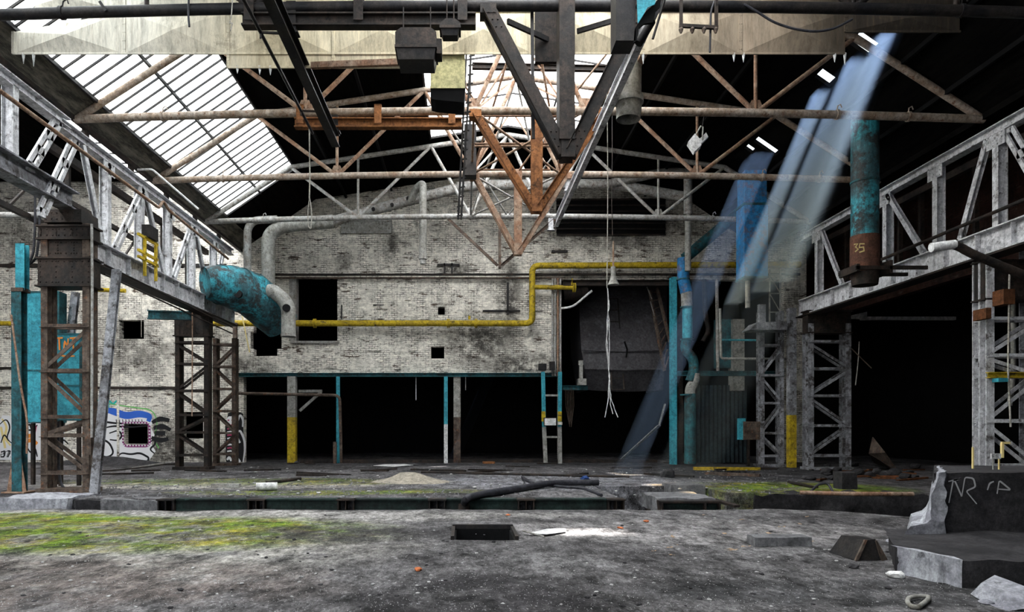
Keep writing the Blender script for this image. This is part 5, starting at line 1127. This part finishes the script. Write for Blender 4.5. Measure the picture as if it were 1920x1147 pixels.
# black hose over the pit edge
r = thing('fat_black_hose', 'fat black hose lying across the far floor and drooping over the pit edge', 'hose', G(1000,918))
MB().tube(arc([P(870,960,14.7), P(871,944,14.75), G(874,934,.12), G(905,926,.10), G(985,914,.10), G(1035,905,.1), G(1122,904,.1)], .5, 6), [.11]*7 + [.09]*(0) if False else .085, 14).build('hose', M['rubber'], r, True)
MB().tube([P(870,966,14.66), P(870,944,14.7)], [.14,.12], 14).build('sleeve', M['dark_steel'], r, True)
pipe('thinner black hose curling on the far floor beside the fat hose', [G(985,912,.04), G(1000,906,.04), G(985,900,.1), G(978,893,.04), G(1000,906,.03), G(1060,913,.04), G(1095,915,.04), G(1128,928,.04)], .035, 'rubber', .4, name='hose', cat='hose')
pipe('long straight dark rail lying on the far floor behind the sand heap', [G(790,885,.03), G(1180,894,.03)], .05, 'dark_steel')
pipe('thin dark rod lying behind the sand heap near the painted light patch', [G(770,880,.03), G(868,882,.03)], .04, 'dark_steel')
pipe('long black rod lying on the mossy far floor at the left', [G(500,905,.05), G(563,897,.05)], .05, 'dark_steel')
solo('plastic_tube', 'white plastic tube piece lying on the mossy far floor', 'tube', MB().tube([G(480,912,.1), G(520,911,.1)], .1, 12), 'white', True)
solo('plank', 'short grey plank lying left of the white plastic tube', 'plank', MB().bar(G(398,910,.06), G(450,910,.06), .2, .1), 'duct_grey')
for i, (a, b, w_, mt, lab) in enumerate(((G(250,877,.05), P(318,866,24.5), .14, 'duct_grey', 'pale plank propped near the foot of the graffiti wall'), (G(232,880,.05), G(300,872,.2), .12, 'dark_steel', 'dark plank lying beside the pale propped plank'),
        (G(170,884,.05), G(232,880,.05), .2, 'dark_steel', 'black timber lying between the rusty column and the planks'))):
    solo('plank', lab, 'plank', MB().bar(a, b, w_, .05), mt)
def heap(c, rx, ry, h, seed, n=28, k=.2):
    m_ = MB(); vv = [Vector((c.x, c.y, h))]; rings = 9
    for j in range(1, rings+1):
        t = j/rings
        for i in range(n):
            a = 2*math.pi*i/n; q = 1 + k*noise.noise(Vector((math.cos(a)*1.5, math.sin(a)*1.5, seed)))
            z = h*(math.cos(t*math.pi)*.5+.5)**1.1*(1+.3*noise.noise(Vector((math.cos(a)*t*3, math.sin(a)*t*3, seed+2)))) - (.03 if j == rings else 0)
            vv.append(Vector((c.x+rx*q*t*math.cos(a), c.y+ry*q*t*math.sin(a), z)))
    ff = [(0, 1+i, 1+(i+1) % n) for i in range(n)]
    for j in range(rings-1): ff += [(1+j*n+i, 1+(j+1)*n+i, 1+(j+1)*n+(i+1) % n, 1+j*n+(i+1) % n) for i in range(n)]
    return m_.add(vv, ff)
c = G(768,903); h_ = heap(c, 1.3, .9, .27, 3, 40); wob(h_, .02, 6); solo('sand_heap', 'low heap of pale sand on the far floor', 'heap', h_, 'sand', True)
c = G(325,868); solo('soil_heap', 'black soil and rubble heap along the foot of the graffiti wall', 'heap', heap(Vector((-15.3,28.8,0)), 4.2, .9, .35, 8, 60, .5), 'concrete_dark', True)
c = G(1250,893); 
def rock(c, s_, seed, sq=.7):
    import bmesh
    bm = bmesh.new(); bmesh.ops.create_icosphere(bm, subdivisions=2, radius=s_)
    m_ = MB(); 
    for v in bm.verts:
        q = v.co*1.0; f = 1 + .45*noise.noise(q/s_*1.2 + Vector((seed*3.1,0,0))); m_.v.append(Vector((c.x+q.x*f, c.y+q.y*f, c.z + s_*sq*.6 + q.z*f*sq)))
    m_.f = [tuple(v.index for v in f.verts) for f in bm.faces]; bm.free(); return m_
solo('rock', 'dark pointed lump of slag near the gap in the pit edge', 'rock', rock(G(1252,895), .2, 5, .9), 'concrete_dark')
for px, py, s_, mt, lab in ((1905,1125,.18,'concrete_pale','pale broken concrete slab piece in the bottom right corner'), (1868,1120,.10,'concrete','grey rubble lump left of the pale slab piece at the bottom right'), (1850,1133,.06,'concrete_pale','small pale lump at the foot of the bottom right rubble'),
        (1680,1082,.09,'white','whitish crumbled plaster lump below the concrete step'), (1600,1064,.055,'concrete_dark','small dark lump in front of the steel anchor box'), (1672,1018,.07,'concrete_pale','pale lump wedged behind the steel anchor box')):
    solo('rubble_lump', lab, 'rubble', rock(G(px,py), s_, px, .5), mt)
solo('concrete_shard', 'pale angular slab shard lying at the very bottom right corner', 'rubble', MB().poly([G(1858,1130), G(1885,1146), P(1925,1140,5.9), P(1925,1100,6.1), P(1905,1093,6.2), P(1880,1108,6.1)], (0,.25,.02)), 'concrete_pale')
m_ = rock(G(1097,900), .13, 2, .5); wob(m_, .1, 9); solo('rag', 'crumpled blue rag lying on the far floor', 'rag', m_, 'rag')
solo('painted_light_patch', 'flat white shape painting a bright light patch on the far floor behind the sand heap', 'sheet', MB().poly([G(700,873,.05), G(740,875,.05), G(775,872,.05), G(760,870,.05), G(720,870.5,.05)], (0,0,.01)), 'white')  # white shape lays the bright patch of light on the floor as colour
solo('painted_light_patch', 'thin white shape painting the sun patch beside the open hatch', 'sheet', MB().poly([G(990,1000,.03), G(1025,1002,.03), G(1062,997,.03), G(1060,991,.03), G(1025,992,.03)], (0,0,.008)), 'white')  # white shape painted where sunlight falls beside the hatch
pipe('short grey tube lying beside the hatch on the painted sun patch', [G(981,995,.045), G(1021,1006,.045)], .012, 'duct_grey')
solo('red_board', 'short red-brown board lying at the threshold of the black opening', 'board', MB().bar(G(905,867,.08), G(928,867,.08), .2, .1), 'rust')
solo('black_hat', 'small round black lid beside the yellow-footed post', 'lid', heap(G(556,870), .25, .25, .14, 1, 16, 0), 'rubber', True)
solo('steel_curb', 'dark timber sill lying across the threshold of the black opening', 'sill', MB().box(-7.2, 8.5, 29.9, 30.3, 0, .16), 'dark_steel')
R = random.Random(3)
def sticks(name, label, cat, group, n, box, l0, l1, mt, th=.04):
    m_ = MB().bar((-.5,0,th/2), (.5,0,th/2), th*1.8, th); me = None
    for _ in range(n):
        c = G(R.uniform(box[0],box[1]), R.uniform(box[2],box[3]))
        if inr(c.x, c.y, REC): continue
        if me is None: me = m_.build(name, M[mt], None, False, label=label, category=cat, group=group); o = me
        else: o = me.copy(); C.objects.link(o)
        o.location = (c.x, c.y, rough(c.x, c.y)+.01); o.rotation_euler = (0, R.uniform(-.05,.05), R.uniform(-.9,.9)); o.scale = (R.uniform(l0,l1), 1, 1)
sticks('timber_scrap', 'thin dark timber scrap lying on the floor near the foot of the walls', 'timber scrap', 'timber scraps along the foot of the walls', 26, (200,1430,869,893), .5, 1.8, 'dark_steel', .06)
sticks('twisted_rod', 'thin rusty rod end lying at the mouth of the wide black opening', 'rod', 'rusty rods before the wide black opening', 14, (1540,1720,876,902), .5, 1.6, 'rust_dark', .05)
# countable bricks and pale chips (each its own object), and gravel nobody could count
def scatter(name, label, cat, group, spots, base, mt):
    proto = None
    for (c, s_, rz) in spots:
        if proto is None:
            proto = base.build(name, M[mt], None, False, label=label, category=cat, group=group); o = proto
        else:
            o = proto.copy(); C.objects.link(o)
        o.location = (c.x, c.y, rough(c.x, c.y) - .004); o.rotation_euler = (0, 0, rz); o.scale = (s_, s_*random.uniform(.7,1.1), s_*random.uniform(.6,1.1))
chip = rock(Vector((0,0,0)), .035, 4, .45)
def fspots(n, px0, px1, py0, py1, s0=.5, s1=1.5): return [(G(R.uniform(px0,px1), R.uniform(py0,py1)), R.uniform(s0,s1), R.uniform(0,6.3)) for _ in range(n)]
scatter('rubble_fragment', 'small pale rubble fragment lying loose on the bare foreground floor', 'rubble fragment', 'pale rubble fragments on the foreground floor', fspots(150, 20, 1650, 965, 1140, .2, .7), chip, 'chip')
scatter('slag_fragment', 'small black slag fragment lying loose on the foreground floor', 'slag fragment', 'black slag fragments on the foreground floor', fspots(90, 20, 1700, 965, 1140, .3, .9), chip, 'concrete_dark')
scatter('far_fragment', 'small pale fragment lying on the floor beyond the pit', 'rubble fragment', 'fragments on the far floor', fspots(110, 250, 1400, 872, 930, .6, 1.8), rock(Vector((0,0,0)), .035, 9, .5), 'chip')
for px, py, lab in ((952,967,'orange brick fragment just behind the open hatch'), (1163,991,'orange brick fragment on the floor right of the painted sun patch'), (784,1069,'orange brick fragment in the foreground below the hatch'), (1212,978,'small orange brick crumb at the far right of the painted sun patch')):
    solo('brick_fragment', lab, 'brick fragment', rock(G(px,py), .045, px, .5), 'brickchip')
scatter('dry_leaf', 'curled tan dry leaf lying on the floor right of the hatch', 'leaf', 'dry leaves on the foreground floor', fspots(16, 1200, 1520, 965, 1040, .8, 1.6), MB().add([(-.05,0,.012),(-.02,-.025,.02),(.03,-.02,.008),(.06,.004,.024),(.02,.026,.012),(-.025,.022,.02)], [(0,1,5),(1,2,4,5),(2,3,4)]), 'leaf')
m_ = MB()
for _ in range(5200):
    py = 958 + 189*R.random()**.8; px = R.uniform(-10, 1930); c = G(px, py); s_ = R.uniform(.003,.009)
    if inr(c.x, c.y, [HATCH]) or c.y > far_edge(c.x)-.1: continue
    z = rough(c.x, c.y); a = R.uniform(0,6.3); q = [Vector((c.x+s_*math.cos(a+t), c.y+s_*math.sin(a+t), z-.003)) for t in (0,2.1,4.2)]
    m_.add(q + [Vector((c.x,c.y,z+s_*.9))], [(0,1,3),(1,2,3),(2,0,3)])
solo('gravel', 'fine grit and gravel strewn over the foreground floor', 'gravel', m_, 'chip', kind='stuff')
m_ = MB()
for _ in range(3000):
    c = G(R.uniform(100,1500), R.uniform(868,934)); s_ = R.uniform(.015,.045)
    if inr(c.x, c.y, REC) or c.y < 15.1 or c.y > 30: continue
    z = rough(c.x, c.y); a = R.uniform(0,6.3); q = [Vector((c.x+s_*math.cos(a+t), c.y+s_*math.sin(a+t), z-.003)) for t in (0,2.1,4.2)]
    m_.add(q + [Vector((c.x,c.y,z+s_*.8))], [(0,1,3),(1,2,3),(2,0,3)])
solo('far_gravel', 'coarse dark grit strewn over the floor beyond the pit', 'gravel', m_, 'concrete', kind='stuff')
# ---------------------------------------------------------------- dusty air under the broken panes
def haze(lab, x0, x1, y0, y1, dens, z0=.02, z1=11.0):
    m = bpy.data.materials.new('dust_haze'); m.use_nodes = True; nt = m.node_tree; nt.nodes.remove(nt.nodes['Principled BSDF'])
    v = nt.nodes.new('ShaderNodeVolumeScatter'); v.inputs['Color'].default_value = (.36,.56,1,1); v.inputs['Density'].default_value = dens; v.inputs['Anisotropy'].default_value = .35
    nt.links.new(v.outputs[0], nt.nodes['Material Output'].inputs['Volume'])
    k = SUN / -SUN.z; m_ = MB(); zt = 11.3
    lo = [(x + k.x*(zt-z0), y + k.y*(zt-z0), z0) for x, y in ((x0,y0),(x1,y0),(x1,y1),(x0,y1))]
    hi = [(x + k.x*(zt-z1), y + k.y*(zt-z1), z1) for x, y in ((x0,y0),(x1,y0),(x1,y1),(x0,y1))]
    m_.add(lo+hi, [(3,2,1,0),(4,5,6,7),(0,1,5,4),(1,2,6,5),(2,3,7,6),(3,0,4,7)])
    return m_.build('dust_haze', m, None, label=lab, category='haze', kind='stuff')
haze('blue dusty sunbeams falling from the broken panes on the right', 9.95, 10.52, 15.9, 19.4, .2, z0=5.0)
haze('fading lower end of the blue dusty sunbeams near the hazy recess', 9.95, 10.52, 15.9, 19.4, .03, z1=4.98)
haze('faint dusty sunbeam falling beside the square blue duct', 10.0, 10.75, 23.15, 24.25, .045)
haze('very faint dusty sunbeam inside the black ground-floor opening', 4.1, 4.55, 27.75, 28.35, .06, z1=3.8)

scatter('slag_lump', 'dark rubble lump lying between the mossy platform and the wide black opening', 'rubble', 'dark rubble lumps before the wide black opening', fspots(30, 1500, 1720, 872, 900, 2.2, 6), rock(Vector((0,0,0)), .035, 13, .6), 'concrete_dark')
